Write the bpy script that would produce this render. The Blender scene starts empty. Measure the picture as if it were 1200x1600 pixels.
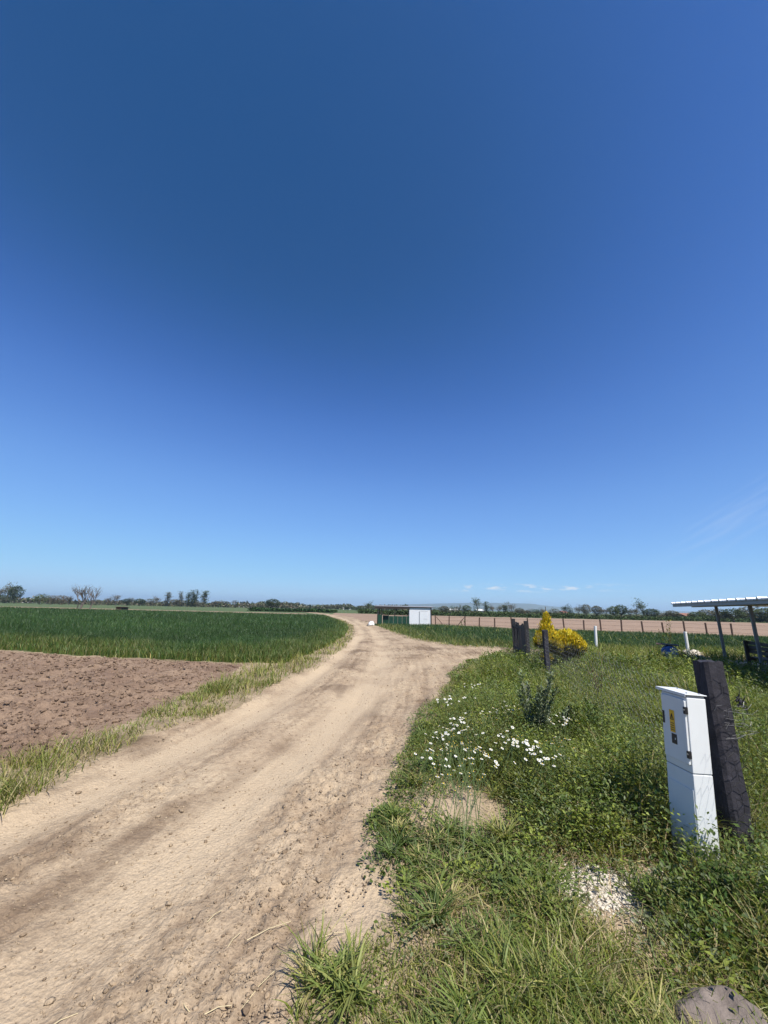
import bpy, bmesh, math, random
import numpy as np
from mathutils import Matrix, Vector, Euler

rad = math.radians
S = bpy.context.scene
COL = S.collection
random.seed(4)
RNG = np.random.default_rng(11)

# ------------------------------------------------------------------ camera
CAM_H, PITCH, ROLL = 1.6, rad(14.1), rad(1.24)
Fv = np.array([0, math.cos(PITCH), math.sin(PITCH)])
R0 = np.array([1., 0, 0])
U0 = np.array([0, -math.sin(PITCH), math.cos(PITCH)])
Rv = math.cos(ROLL) * R0 + math.sin(ROLL) * U0
Uv = -math.sin(ROLL) * R0 + math.cos(ROLL) * U0
cam = bpy.data.cameras.new('camera')
cam.sensor_fit = 'HORIZONTAL'
cam.sensor_width = 36
cam.lens = 18
cam.clip_start = 0.05
cam.clip_end = 60000
camo = bpy.data.objects.new('camera', cam)
COL.objects.link(camo)
camo.matrix_world = Matrix(((Rv[0], Uv[0], -Fv[0], 0), (Rv[1], Uv[1], -Fv[1], 0),
                            (Rv[2], Uv[2], -Fv[2], CAM_H), (0, 0, 0, 1)))
S.camera = camo


def ray(x, y):
    return Fv * 600 + Rv * (x - 600) - Uv * (y - 800)


def at(x, y, z=0.0):
    """photo pixel -> point on the horizontal plane z"""
    d = ray(x, y)
    return d * ((z - CAM_H) / d[2]) + np.array([0, 0, CAM_H])


def atY(x, y, Y):
    """photo pixel -> point at the distance Y in front of the camera"""
    d = ray(x, y)
    return d * (Y / d[1]) + np.array([0, 0, CAM_H])


# ------------------------------------------------------------------ sky, sun, exposure
SUN_AZ, SUN_EL = rad(143), rad(55)      # clockwise from the viewing direction
W = bpy.data.worlds.new('World')
S.world = W
W.use_nodes = True
wn, wl = W.node_tree.nodes, W.node_tree.links
for n in list(wn):
    wn.remove(n)
wo = wn.new('ShaderNodeOutputWorld')
bg = wn.new('ShaderNodeBackground')
sky = wn.new('ShaderNodeTexSky')
sky.sky_type = 'NISHITA'
sky.sun_disc = False
sky.sun_elevation = SUN_EL
sky.sun_rotation = SUN_AZ
sky.altitude = 0
sky.air_density = 0.6
sky.dust_density = 0.0
sky.ozone_density = 8.0
bg.inputs[1].default_value = 0.1
# thin fair-weather clouds low over the hills and one faint wisp of cirrus
tc = wn.new('ShaderNodeTexCoord')


def wmath(op, a, b=None, c=None):
    n = wn.new('ShaderNodeMath')
    n.operation = op
    for i, v in enumerate((a, b, c)):
        if v is None:
            continue
        if isinstance(v, (int, float)):
            n.inputs[i].default_value = v
        else:
            wl.new(v, n.inputs[i])
    return n.outputs[0]


def wramp(v, a, b, c=0.0, d=1.0):
    n = wn.new('ShaderNodeMapRange')
    n.interpolation_type = 'SMOOTHSTEP'
    wl.new(v, n.inputs[0])
    for i, q in enumerate((a, b, c, d)):
        n.inputs[i + 1].default_value = q
    return n.outputs[0]


sx = wn.new('ShaderNodeSeparateXYZ')
wl.new(tc.outputs['Generated'], sx.inputs[0])
azi = wmath('ARCTAN2', sx.outputs[0], sx.outputs[1])
ele = wmath('ARCSINE', sx.outputs[2])
cv = wn.new('ShaderNodeCombineXYZ')
wl.new(wmath('MULTIPLY', azi, 26.0), cv.inputs[0])
wl.new(wmath('MULTIPLY', ele, 120.0), cv.inputs[1])
cnz = wn.new('ShaderNodeTexNoise')
cnz.inputs['Scale'].default_value = 1.0
cnz.inputs['Detail'].default_value = 6
cnz.inputs['Roughness'].default_value = 0.62
wl.new(cv.outputs[0], cnz.inputs['Vector'])
low = wmath('MULTIPLY', wramp(ele, 0.042, 0.050), wramp(ele, 0.068, 0.058))
low = wmath('MULTIPLY', low, wmath('MULTIPLY', wramp(azi, 0.12, 0.26), wramp(azi, 0.62, 0.42)))
puffs = wmath('MULTIPLY', wmath('MULTIPLY', wramp(cnz.outputs[0], 0.50, 0.66), low), 0.8)
cv2 = wn.new('ShaderNodeCombineXYZ')
tilt = wmath('SUBTRACT', ele, wmath('MULTIPLY', azi, 0.55))
wl.new(wmath('MULTIPLY', azi, 7.0), cv2.inputs[0])
wl.new(wmath('MULTIPLY', tilt, 60.0), cv2.inputs[1])
cn2 = wn.new('ShaderNodeTexNoise')
cn2.inputs['Scale'].default_value = 1.0
cn2.inputs['Detail'].default_value = 5
wl.new(cv2.outputs[0], cn2.inputs['Vector'])
wis = wmath('MULTIPLY', wramp(tilt, -0.30, -0.24), wramp(tilt, -0.17, -0.22))
wis = wmath('MULTIPLY', wis, wramp(azi, 0.56, 0.76))
wisp = wmath('MULTIPLY', wmath('MULTIPLY', wramp(cn2.outputs[0], 0.38, 0.7), wis), 0.10)
cm = wn.new('ShaderNodeMixRGB')
cm.inputs[2].default_value = (6.0, 6.2, 6.6, 1)
wl.new(wmath('ADD', puffs, wisp), cm.inputs[0])
# the deep clear blue of a polarised spring sky: one response curve per channel over the whole sky
sc_ = wn.new('ShaderNodeSeparateColor')
cc_ = wn.new('ShaderNodeCombineColor')
wl.new(sky.outputs[0], sc_.inputs[0])
SKYCURVE = (((0, 0), (.032, .010), (.036, .017), (.042, .029), (.057, .060), (.096, .118), (.274, .245), (.45, .33), (1, .43)),
            ((0, 0), (.067, .055), (.075, .068), (.088, .094), (.118, .154), (.196, .262), (.49, .45), (.67, .50), (1, .55)),
            ((0, 0), (.165, .174), (.185, .222), (.21, .292), (.275, .42), (.43, .565), (.80, .66), (1, .68)))
for ch in range(3):
    fc = wn.new('ShaderNodeFloatCurve')
    cvp = fc.mapping.curves[0].points
    for k_, (px_, py_) in enumerate(SKYCURVE[ch]):
        if k_ == 0:
            cvp[0].location = (0, 0)
        elif k_ == len(SKYCURVE[ch]) - 1:
            cvp[-1].location = (px_, py_)
        else:
            cvp.new(px_, py_)
    fc.mapping.update()
    wl.new(wmath('MULTIPLY', sc_.outputs[ch], .1), fc.inputs['Value'])
    wl.new(wmath('MULTIPLY', fc.outputs[0], 10.0), cc_.inputs[ch])
wl.new(cc_.outputs[0], cm.inputs[1])
wl.new(cm.outputs[0], bg.inputs[0])
wl.new(bg.outputs[0], wo.inputs[0])

sun = bpy.data.lights.new('sun', 'SUN')
sun.energy = 5.0
sun.angle = rad(0.53)
sun.color = (1.0, 0.955, 0.89)
suno = bpy.data.objects.new('sun', sun)
COL.objects.link(suno)
sd = Vector((math.sin(SUN_AZ) * math.cos(SUN_EL), math.cos(SUN_AZ) * math.cos(SUN_EL), math.sin(SUN_EL)))
suno.rotation_euler = sd.to_track_quat('Z', 'Y').to_euler()
suno.location = sd * 60

S.view_settings.view_transform = 'Standard'
S.view_settings.look = 'None'
S.view_settings.exposure = 0.6
S.view_settings.gamma = 1
S.view_settings.use_curve_mapping = False
S.render.engine = 'CYCLES'
cy = S.cycles
cy.max_bounces = 5
cy.diffuse_bounces = 3
cy.glossy_bounces = 2
cy.transmission_bounces = 3
cy.transparent_max_bounces = 6
cy.volume_bounces = 0
cy.use_adaptive_sampling = True
cy.adaptive_threshold = 0.015
cy.use_denoising = True
cy.caustics_reflective = False
cy.caustics_refractive = False
cy.sample_clamp_indirect = 6


# ------------------------------------------------------------------ numpy noise
def _hash(ix, iy, seed):
    h = (ix.astype(np.int64) * 374761393 + iy.astype(np.int64) * 668265263 + seed * 1442695041) & 0xFFFFFFFF
    h = ((h ^ (h >> 13)) * 1274126177) & 0xFFFFFFFF
    h = h ^ (h >> 16)
    return (h & 0xFFFF) / 65535.0


def vnoise(x, y, seed=0):
    ix, iy = np.floor(x), np.floor(y)
    fx, fy = x - ix, y - iy
    fx = fx * fx * (3 - 2 * fx)
    fy = fy * fy * (3 - 2 * fy)
    a, b = _hash(ix, iy, seed), _hash(ix + 1, iy, seed)
    c, d = _hash(ix, iy + 1, seed), _hash(ix + 1, iy + 1, seed)
    return (a + (b - a) * fx) * (1 - fy) + (c + (d - c) * fx) * fy - 0.5


def fbm(x, y, seed=0, oct=4, gain=0.5):
    s, a = 0, 1.0
    for k in range(oct):
        s = s + a * vnoise(x * 2 ** k + 17.3 * k, y * 2 ** k - 9.1 * k, seed + k)
        a *= gain
    return s


def sstep(a, b, v):
    t = np.clip((v - a) / (b - a), 0, 1)
    return t * t * (3 - 2 * t)


def inpoly(P, x, y):
    r = np.zeros(x.shape, bool)
    n = len(P)
    for i in range(n):
        x0, y0 = P[i]
        x1, y1 = P[(i + 1) % n]
        c = ((y0 > y) != (y1 > y))
        with np.errstate(divide='ignore', invalid='ignore'):
            xi = (x1 - x0) * (y - y0) / (y1 - y0 if y1 != y0 else 1e-9) + x0
        r ^= c & (x < xi)
    return r


def dpoly(P, x, y, closed=False):
    d = np.full(x.shape, 1e9)
    n = len(P)
    for i in range(n if closed else n - 1):
        ax, ay = P[i]
        bx, by = P[(i + 1) % n]
        vx, vy = bx - ax, by - ay
        t = np.clip(((x - ax) * vx + (y - ay) * vy) / (vx * vx + vy * vy + 1e-9), 0, 1)
        d = np.minimum(d, np.hypot(x - ax - t * vx, y - ay - t * vy))
    return d


def sdist(P, x, y):
    """distance to the polygon's edge, positive inside"""
    d = dpoly(P, x, y, True)
    return np.where(inpoly(P, x, y), d, -d)


# ------------------------------------------------------------------ the layout on the ground
def gp(pts):
    return [tuple(at(x, y)[:2]) for x, y in pts]


road_left = gp([(0, 1276), (60, 1250), (130, 1207), (215, 1165), (300, 1126), (380, 1100), (440, 1066), (490, 1047),
                (540, 1012), (556, 992), (550, 978), (532, 968), (505, 960.5)])
road_right = gp([(480, 1600), (490, 1535), (585, 1440), (600, 1335), (592, 1290), (622, 1235), (622, 1190), (650, 1140),
                 (698, 1075), (712, 1045), (785, 1024)])
spur_top = gp([(800, 1016.5), (700, 1010), (640, 999), (602, 985), (575, 973), (548, 964), (514, 959.3)])
ROAD = [(-4.6, 2.0), (-6.0, -6.0), (-1.2, -6.0), (-0.6, 0.0)] + road_right + [(5.4, 13.6), (5.9, 16.0)] + spur_top + \
       [(-38, 175), (-43, 178)] + road_left[::-1]
TRACK_L = [(-4.2, 2.2), (-7, -3)][::-1] + gp([(0, 1310), (120, 1252), (300, 1163), (430, 1095), (520, 1035), (566, 992),
          (560, 978), (540, 967.5), (511, 960)])
TRACK_R = [(-4.5, -5)] + gp([(0, 1585), (100, 1480), (250, 1365), (440, 1200), (560, 1090), (598, 1030), (596, 1000), (580, 982), (556, 969.5)])
TRACK_S = gp([(560, 1090), (620, 1050), (700, 1030), (790, 1020)])
verge_up = gp([(0, 1205), (60, 1190), (140, 1158), (200, 1135), (262, 1102), (322, 1076), (372, 1050), (385, 1042)])
PLOUGH = [(-30, -8), (-7.5, -8), (-5.2, 1.5)] + verge_up + gp([(375, 1042), (250, 1036), (120, 1028), (0, 1019.5)]) + [(-60, 17.2)]
WHEAT = gp([(0, 1018), (120, 1026.5), (250, 1034), (372, 1040), (440, 1040), (490, 1022), (535, 998), (545, 985), (540, 976), (524, 969.5)]) + \
        [(-9, 66), (-30, 70), (-62, 74), (-140, 80), (-140, 18), (-60, 16)]
CROP = gp([(604, 984), (645, 997), (702, 1008), (800, 1014)]) + [(9, 17.0), (13, 17.5), (17, 16.5), (40, 15), (60, 12), (70, 20), (34, 27.8), (24, 31.3), (18.4, 33.2),
        (11.3, 34.2), (5.4, 38.6), (0.6, 38.2), (-0.9, 39.5)]
BROWN = [(0.2, 43), (5.4, 39.2), (11.3, 34.8), (18.4, 33.8), (24, 32), (34, 28.4), (90, 10), (190, 60), (120, 112), (60, 104), (20, 104), (-14, 118), (-9.5, 70)]
STRIP = [(-15, 83), (-60, 90), (-170, 100), (-190, 118), (-60, 104), (-19, 97)]
PALE = [(-9.6, 66), (-30, 70), (-62, 74), (-140, 80), (-200, 78), (-190, 97), (-60, 89), (-15, 82)]
SOIL_PATCHES = [tuple(at(722, 1272)[:2]) + (0.42,), tuple(at(930, 1412)[:2]) + (0.24,), tuple(at(565, 1420)[:2]) + (0.2,),
                tuple(at(680, 1300)[:2]) + (0.10,), tuple(at(1015, 1388)[:2]) + (.13,)]
CABINET = (1.98, 2.80)
FENCE = [(1.75, 0.45), (2.33, 2.98), (3.63, 9.0), (4.29, 11.85)]
GATE_A, GATE_B = (4.29, 11.85), (4.96, 15.0)


def track_mask(x, y):
    w = 0.32 + 0.0 * x
    w = w + 0.10 * fbm(x * 0.8, y * 0.8, 31, 2)
    m = np.exp(-(dpoly(TRACK_L, x, y) / w) ** 2)
    m = np.maximum(m, np.exp(-(dpoly(TRACK_R, x, y) / (w * 1.3)) ** 2))
    m = np.maximum(m, 0.6 * np.exp(-(dpoly(TRACK_S, x, y) / (w * 1.5)) ** 2))
    return m


def streak(x, y):
    d = np.minimum(dpoly(TRACK_R, x, y), 3 + dpoly(TRACK_L, x, y))
    d = np.where(d >= 3, d - 3, d)
    q = dpoly(TRACK_R, x, y)
    return fbm(q * 10, y * .55 + x * .4, 101, 4, .6)


def plough_frame(x, y):
    a = rad(64)
    return x * math.cos(a) + y * math.sin(a), -x * math.sin(a) + y * math.cos(a)


def zfun(x, y, zones=None):
    r = np.hypot(x, y)
    near = 1 - sstep(60, 140, r)
    z = 0.05 * fbm(x * 0.35, y * 0.35, 3, 3)
    sr = sdist(ROAD, x, y) if zones is None else zones['road']
    sp = sdist(PLOUGH, x, y) if zones is None else zones['plough']
    ro = sstep(-0.25, 0.35, sr)
    tm = track_mask(x, y) * ro
    z = z + 0.05 * (1 - ro)
    z = z - 0.055 * tm
    rough = ro * (1 - 0.85 * tm)
    fade = 1 - sstep(14, 30, r)
    pn = fbm(x * 2.3, y * 1.3, 77, 3)
    z = z + rough * (0.035 * fbm(x * 2.2, y * 2.2, 5, 3) + fade * (0.075 * np.maximum(0, pn + .25)) * fbm(x * 11, y * 11, 9, 4, .62))
    z = z + ro * fade * 0.011 * (1 - .75 * tm) * fbm(x * 18, y * 18, 13, 3, .6)
    z = z + rough * fade * .022 * (.35 - np.abs(fbm(x * 7, y * 7, 111, 4, .6))) * sstep(-.2, .2, pn)
    z = z + ro * fade * .009 * streak(x, y)
    pl = sstep(0.0, 0.5, sp)
    fu, fv = plough_frame(x, y)
    z = z + pl * (0.018 * np.sin(fv * 7 + 2 * fbm(x, y, 41, 2)) + fade * (0.12 * np.maximum(-.12, fbm(x * 5.5, y * 5.5, 21, 4, .6))) + 0.03 * fbm(x * 1.5, y * 1.5, 22, 2))
    ve = (1 - ro) * (1 - pl)
    z = z + ve * 0.05 * fbm(x * 2.5, y * 2.5, 51, 3)
    return z * near


# ------------------------------------------------------------------ materials
MATS = {}


def newmat(name):
    m = bpy.data.materials.new(name)
    m.use_nodes = True
    nt = m.node_tree
    for n in list(nt.nodes):
        nt.nodes.remove(n)
    out = nt.nodes.new('ShaderNodeOutputMaterial')
    MATS[name] = m
    return m, nt, out


def N(nt, t, **kw):
    n = nt.nodes.new('ShaderNode' + t)
    for k, v in kw.items():
        if k.startswith('i_'):
            n.inputs[k[2:].replace('_', ' ')].default_value = v
        else:
            setattr(n, k, v)
    return n


def noise(nt, scale, detail=4, rough=.55, vec=None, dist=0):
    n = N(nt, 'TexNoise')
    n.inputs['Scale'].default_value = scale
    n.inputs['Detail'].default_value = detail
    n.inputs['Roughness'].default_value = rough
    n.inputs['Distortion'].default_value = dist
    if vec is not None:
        nt.links.new(vec, n.inputs['Vector'])
    return n.outputs[0]


def ramp(nt, v, stops):
    n = N(nt, 'ValToRGB')
    e = n.color_ramp.elements
    while len(e) < len(stops):
        e.new(0.5)
    for q, (p, c) in zip(e, stops):
        q.position = p
        q.color = (*c, 1) if len(c) == 3 else c
    nt.links.new(v, n.inputs[0])
    return n.outputs[0]


def mix(nt, f, a, b, blend='MIX'):
    n = N(nt, 'MixRGB', blend_type=blend)
    for i, v in enumerate((f, a, b)):
        if isinstance(v, (int, float)):
            n.inputs[i].default_value = v
        elif isinstance(v, tuple):
            n.inputs[i].default_value = (*v, 1)
        else:
            nt.links.new(v, n.inputs[i])
    return n.outputs[0]


def soil(name, light, dark, mid, attr=True, bump=.35, sc=1.0, pebble=True):
    m, nt, out = newmat(name)
    b = N(nt, 'BsdfPrincipled', i_Roughness=.95)
    b.inputs['Specular IOR Level'].default_value = .15
    tcn = N(nt, 'TexCoord')
    v = tcn.outputs['Object']
    n1 = noise(nt, 0.9 * sc, 6, .6, v)
    n2 = noise(nt, 14 * sc, 6, .65, v)
    n3 = noise(nt, 90 * sc, 3, .6, v)
    c = ramp(nt, n1, [(.33, mid), (.62, light)])
    c = mix(nt, mix(nt, 1.0, ramp(nt, n2, [(.45, (0, 0, 0)), (.68, (1, 1, 1))]), (.6, .6, .6), 'MULTIPLY'), c, dark)
    if attr:
        a = N(nt, 'Attribute', attribute_name='mask')
        sepn = N(nt, 'SeparateColor')
        nt.links.new(a.outputs['Color'], sepn.inputs[0])
        c = mix(nt, sepn.outputs[0], c, light)
        c = mix(nt, sepn.outputs[1], c, dark)
    c = mix(nt, .35, c, mix(nt, 1.0, c, ramp(nt, n3, [(.3, (.45, .43, .4)), (.7, (1.35, 1.35, 1.35))]), 'MULTIPLY'))
    nt.links.new(c, b.inputs['Base Color'])
    bp = N(nt, 'Bump')
    bp.inputs['Strength'].default_value = bump
    bp.inputs['Distance'].default_value = .03
    h = mix(nt, .5, n2, n3)
    if pebble:
        vo = N(nt, 'TexVoronoi')
        vo.inputs['Scale'].default_value = 38 * sc
        nt.links.new(v, vo.inputs['Vector'])
        h = mix(nt, .35, h, vo.outputs['Distance'])
    nt.links.new(h, bp.inputs['Height'])
    nt.links.new(bp.outputs[0], b.inputs['Normal'])
    nt.links.new(b.outputs[0], out.inputs[0])
    return m


soil('road_soil', (.425, .330, .222), (.125, .084, .054), (.275, .200, .132), bump=.75)
soil('plough_soil', (.27, .19, .130), (.10, .064, .044), (.195, .130, .090), bump=1.0)
soil('verge_soil', (.37, .285, .19), (.10, .078, .045), (.19, .145, .09), sc=1.3)
soil('crop_soil', (.10, .12, .05), (.05, .055, .025), (.08, .09, .04), attr=False)
soil('brown_soil', (.29, .205, .145), (.18, .125, .085), (.235, .165, .115), attr=False, sc=.25, pebble=False)
soil('pale_green_field', (.115, .145, .06), (.06, .095, .03), (.085, .125, .045), attr=False, sc=.3, pebble=False)
soil('far_ground', (.075, .11, .04), (.05, .075, .03), (.10, .12, .055), attr=False, sc=.03, pebble=False)
soil('pale_stone', (.60, .545, .45), (.34, .29, .23), (.50, .45, .37), attr=False, sc=2)


def leafmat(name, trans=.28, rough=.55, spec=.3):
    m, nt, out = newmat(name)
    a = N(nt, 'Attribute', attribute_name='tint')
    b = N(nt, 'BsdfPrincipled', i_Roughness=rough)
    b.inputs['Specular IOR Level'].default_value = spec
    t = N(nt, 'BsdfTranslucent')
    nt.links.new(a.outputs['Color'], b.inputs['Base Color'])
    nt.links.new(mix(nt, 1.0, a.outputs['Color'], (1.5, 1.6, .7), 'MULTIPLY'), t.inputs[0])
    ms = N(nt, 'MixShader')
    ms.inputs[0].default_value = trans
    nt.links.new(b.outputs[0], ms.inputs[1])
    nt.links.new(t.outputs[0], ms.inputs[2])
    nt.links.new(ms.outputs[0], out.inputs[0])
    return m


leafmat('leaf')
leafmat('crop_leaf', .2, .5, .35)
leafmat('matte_leaf', .12, .8, .15)


def plain(name, col, rough=.6, metal=0.0, spec=.4, var=.12, sc=12, bump=0.0, wear=None, mud=None):
    m, nt, out = newmat(name)
    b = N(nt, 'BsdfPrincipled', i_Roughness=rough, i_Metallic=metal)
    b.inputs['Specular IOR Level'].default_value = spec
    tcn = N(nt, 'TexCoord')
    n1 = noise(nt, sc, 5, .6, tcn.outputs['Object'])
    c = mix(nt, 1.0, tuple(col), ramp(nt, n1, [(.3, (1 - var,) * 3), (.7, (1 + var,) * 3)]), 'MULTIPLY')
    if wear:
        n2 = noise(nt, sc * .45, 8, .7, tcn.outputs['Object'])
        c = mix(nt, ramp(nt, n2, [(wear[1], (0, 0, 0)), (wear[1] + .1, (1, 1, 1))]), c, tuple(wear[0]))
    if mud:
        sp_ = N(nt, 'SeparateXYZ')
        nt.links.new(tcn.outputs['Object'], sp_.inputs[0])
        mr = N(nt, 'MapRange')
        nt.links.new(sp_.outputs[2], mr.inputs[0])
        for i_, q_ in enumerate((.02, .34, .75, .1)):
            mr.inputs[i_ + 1].default_value = q_
        ad = N(nt, 'Math', operation='ADD')
        nt.links.new(mr.outputs[0], ad.inputs[0])
        nt.links.new(noise(nt, 26, 8, .75, tcn.outputs['Object']), ad.inputs[1])
        c = mix(nt, ramp(nt, ad.outputs[0], [(.86, (0, 0, 0)), (1.0, (.85, .85, .85))]), c, mud)
    nt.links.new(c, b.inputs['Base Color'])
    if bump:
        bp = N(nt, 'Bump')
        bp.inputs['Strength'].default_value = bump
        bp.inputs['Distance'].default_value = .02
        nt.links.new(noise(nt, sc * 3, 5, .65, tcn.outputs['Object']), bp.inputs['Height'])
        nt.links.new(bp.outputs[0], b.inputs['Normal'])
    nt.links.new(b.outputs[0], out.inputs[0])
    return m


plain('white_paint', (.62, .63, .62), .38, var=.03, sc=5, wear=((.52, .51, .47), .62), mud=(.26, .21, .15))
plain('grey_seam', (.30, .31, .31), .5)
plain('black_plastic', (.012, .012, .014), .4)
plain('steel', (.42, .43, .44), .35, .8)
plain('yellow_sticker', (.72, .40, .02), .5, var=.05)
plain('black_felt', (.028, .026, .032), .75, var=.4, sc=9, bump=.35, spec=.25, wear=((.06, .055, .05), .62))
plain('black_board', (.022, .021, .023), .8, var=.4, sc=7, bump=.4)
plain('dark_wire', (.012, .012, .013), .6, .2)
plain('old_wire', (.22, .215, .21), .5, .5)
plain('rust', (.060, .032, .022), .85, var=.3, sc=15, bump=.3)
plain('white_plastic', (.66, .66, .63), .5, var=.04)
plain('blue_plastic', (.035, .11, .33), .4, var=.1)
plain('roof_white', (.72, .73, .74), .45, var=.05, sc=3)
plain('beam_grey', (.27, .29, .31), .5, var=.08)
plain('post_steel', (.13, .145, .16), .5, .2, var=.15)
plain('dark_wood', (.035, .024, .019), .6, var=.3, sc=10, bump=.2)
plain('green_sheet', (.010, .046, .026), .5, var=.3, sc=2)
plain('shed_white', (.62, .63, .64), .5, var=.04, sc=1.2, wear=((.6, .58, .54), .7))
plain('shed_dark', (.030, .024, .020), .8, var=.3)
plain('shed_roof', (.22, .22, .23), .6, var=.1)
plain('wall_white', (.62, .62, .60), .8, var=.08, sc=.2)
plain('wall_cream', (.50, .46, .38), .8, var=.08, sc=.2)
plain('roof_green', (.11, .42, .22), .6, var=.06, sc=.2)
plain('roof_red', (.22, .10, .07), .8, var=.15, sc=.3)
plain('glass_dark', (.03, .04, .05), .15)
plain('bark', (.10, .082, .064), .9, var=.3, sc=6, bump=.4)
plain('bark_pale', (.105, .088, .075), .9, var=.3, sc=6)
plain('stem_green', (.09, .13, .04), .7, var=.2)
plain('stem_dry', (.15, .095, .06), .8, var=.3)
plain('petal', (.75, .75, .72), .6, var=.03)
plain('flower_yellow', (.62, .42, .02), .7)
plain('straw', (.50, .41, .24), .7, var=.2)
plain('boulder', (.165, .135, .115), .95, var=.35, sc=6, bump=.9, spec=.15, wear=((.24, .195, .16), .55))
plain('hill', (.10, .12, .07), .9, var=.2, sc=.0006)
plain('shaded_paving', (.075, .07, .065), .9, var=.25, sc=4, bump=.3)  # terrace floor, canopy shade painted into its dark base colour
plain('concrete', (.46, .43, .38), .9, var=.15, sc=5, bump=.3)


# ------------------------------------------------------------------ mesh helpers
def link(o):
    COL.objects.link(o)
    return o


def tag(o, label=None, cat=None, group=None, kind=None):
    for k, v in (('label', label), ('category', cat), ('group', group), ('kind', kind)):
        if v:
            o[k] = v
    return o


def empty(name, loc, rz=0.0, label=None, cat=None, group=None):
    o = bpy.data.objects.new(name, None)
    o.empty_display_size = .2
    o.location = loc
    o.rotation_euler = (0, 0, rz)
    link(o)
    return tag(o, label, cat, group)


def np_mesh(name, V, tris, mat, tint=None, smooth=False, mask=None):
    me = bpy.data.meshes.new(name)
    V = np.ascontiguousarray(V, np.float32)
    T = np.ascontiguousarray(tris, np.int32)
    k = T.shape[1]
    me.vertices.add(len(V))
    me.vertices.foreach_set('co', V.ravel())
    me.loops.add(T.size)
    me.loops.foreach_set('vertex_index', T.ravel())
    me.polygons.add(len(T))
    me.polygons.foreach_set('loop_start', np.arange(0, T.size, k, dtype=np.int32))
    if smooth:
        me.polygons.foreach_set('use_smooth', np.ones(len(T), bool))
    me.materials.append(MATS[mat])
    for nm, a in (('tint', tint), ('mask', mask)):
        if a is not None:
            at_ = me.attributes.new(nm, 'FLOAT_COLOR', 'POINT')
            c = np.ones((len(V), 4), np.float32)
            c[:, :3] = a
            at_.data.foreach_set('color', c.ravel())
    me.update(calc_edges=True)
    return me


def meshobj(name, me, parent=None, loc=None):
    o = bpy.data.objects.new(name, me)
    link(o)
    if parent is not None:
        o.parent = parent
    if loc is not None:
        o.location = loc
    return o


class MB:
    """collects shapes and links them as one mesh object"""

    def __init__(s):
        s.bm = bmesh.new()

    def box(s, x0, x1, y0, y1, z0, z1, bev=0.0):
        vs = [s.bm.verts.new(p) for p in ((x0, y0, z0), (x1, y0, z0), (x1, y1, z0), (x0, y1, z0), (x0, y0, z1), (x1, y0, z1), (x1, y1, z1), (x0, y1, z1))]
        fs = [s.bm.faces.new([vs[i] for i in f]) for f in ((3, 2, 1, 0), (4, 5, 6, 7), (0, 1, 5, 4), (1, 2, 6, 5), (2, 3, 7, 6), (3, 0, 4, 7))]
        if bev:
            es = list({e for f in fs for e in f.edges})
            bmesh.ops.bevel(s.bm, geom=es, offset=bev, segments=2, affect='EDGES', profile=.5)
        return s

    def tube(s, pts, r, n=6, r1=None, cap=True):
        pts = [Vector(p) for p in pts]
        rings = []
        for i, p in enumerate(pts):
            d = (pts[min(i + 1, len(pts) - 1)] - pts[max(i - 1, 0)]).normalized()
            q = d.orthogonal().normalized()
            if abs(d.z) < .99:
                q = d.cross(Vector((0, 0, 1))).normalized()
            w = d.cross(q)
            rr = r if r1 is None else r + (r1 - r) * i / max(1, len(pts) - 1)
            rings.append([s.bm.verts.new(p + (q * math.cos(2 * math.pi * k / n) + w * math.sin(2 * math.pi * k / n)) * rr) for k in range(n)])
        for a, b in zip(rings, rings[1:]):
            for k in range(n):
                s.bm.faces.new((a[k], a[(k + 1) % n], b[(k + 1) % n], b[k]))
        if cap:
            s.bm.faces.new(rings[0][::-1])
            s.bm.faces.new(rings[-1])
        return s

    def beam(s, a, b, w, h):
        a, b = Vector(a), Vector(b)
        d = (b - a).normalized()
        up = Vector((0, 0, 1)) if abs(d.z) < .9 else Vector((0, 1, 0))
        q = d.cross(up).normalized()
        u = q.cross(d)
        vs = [s.bm.verts.new(p + q * (w / 2) * i + u * (h / 2) * j) for p in (a, b) for i, j in ((-1, -1), (1, -1), (1, 1), (-1, 1))]
        for f in ((0, 1, 2, 3), (7, 6, 5, 4), (0, 4, 5, 1), (1, 5, 6, 2), (2, 6, 7, 3), (3, 7, 4, 0)):
            s.bm.faces.new([vs[i] for i in f])
        return s

    def poly(s, pts, h):
        """horizontal polygon extruded by h"""
        a = [s.bm.verts.new(p) for p in pts]
        f = s.bm.faces.new(a)
        r = bmesh.ops.extrude_face_region(s.bm, geom=[f])
        bmesh.ops.translate(s.bm, verts=[g for g in r['geom'] if isinstance(g, bmesh.types.BMVert)], vec=(0, 0, h))
        return s

    def build(s, name, mat, parent=None, loc=None, smooth=False):
        bmesh.ops.recalc_face_normals(s.bm, faces=s.bm.faces)
        me = bpy.data.meshes.new(name)
        s.bm.to_mesh(me)
        s.bm.free()
        me.materials.append(MATS[mat])
        if smooth:
            for p in me.polygons:
                p.use_smooth = True
        return meshobj(name, me, parent, loc)


def copy_tree(o, parent=None):
    c = o.copy()
    link(c)
    c.parent = parent
    for ch in o.children:
        copy_tree(ch, c)
    return c


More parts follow.
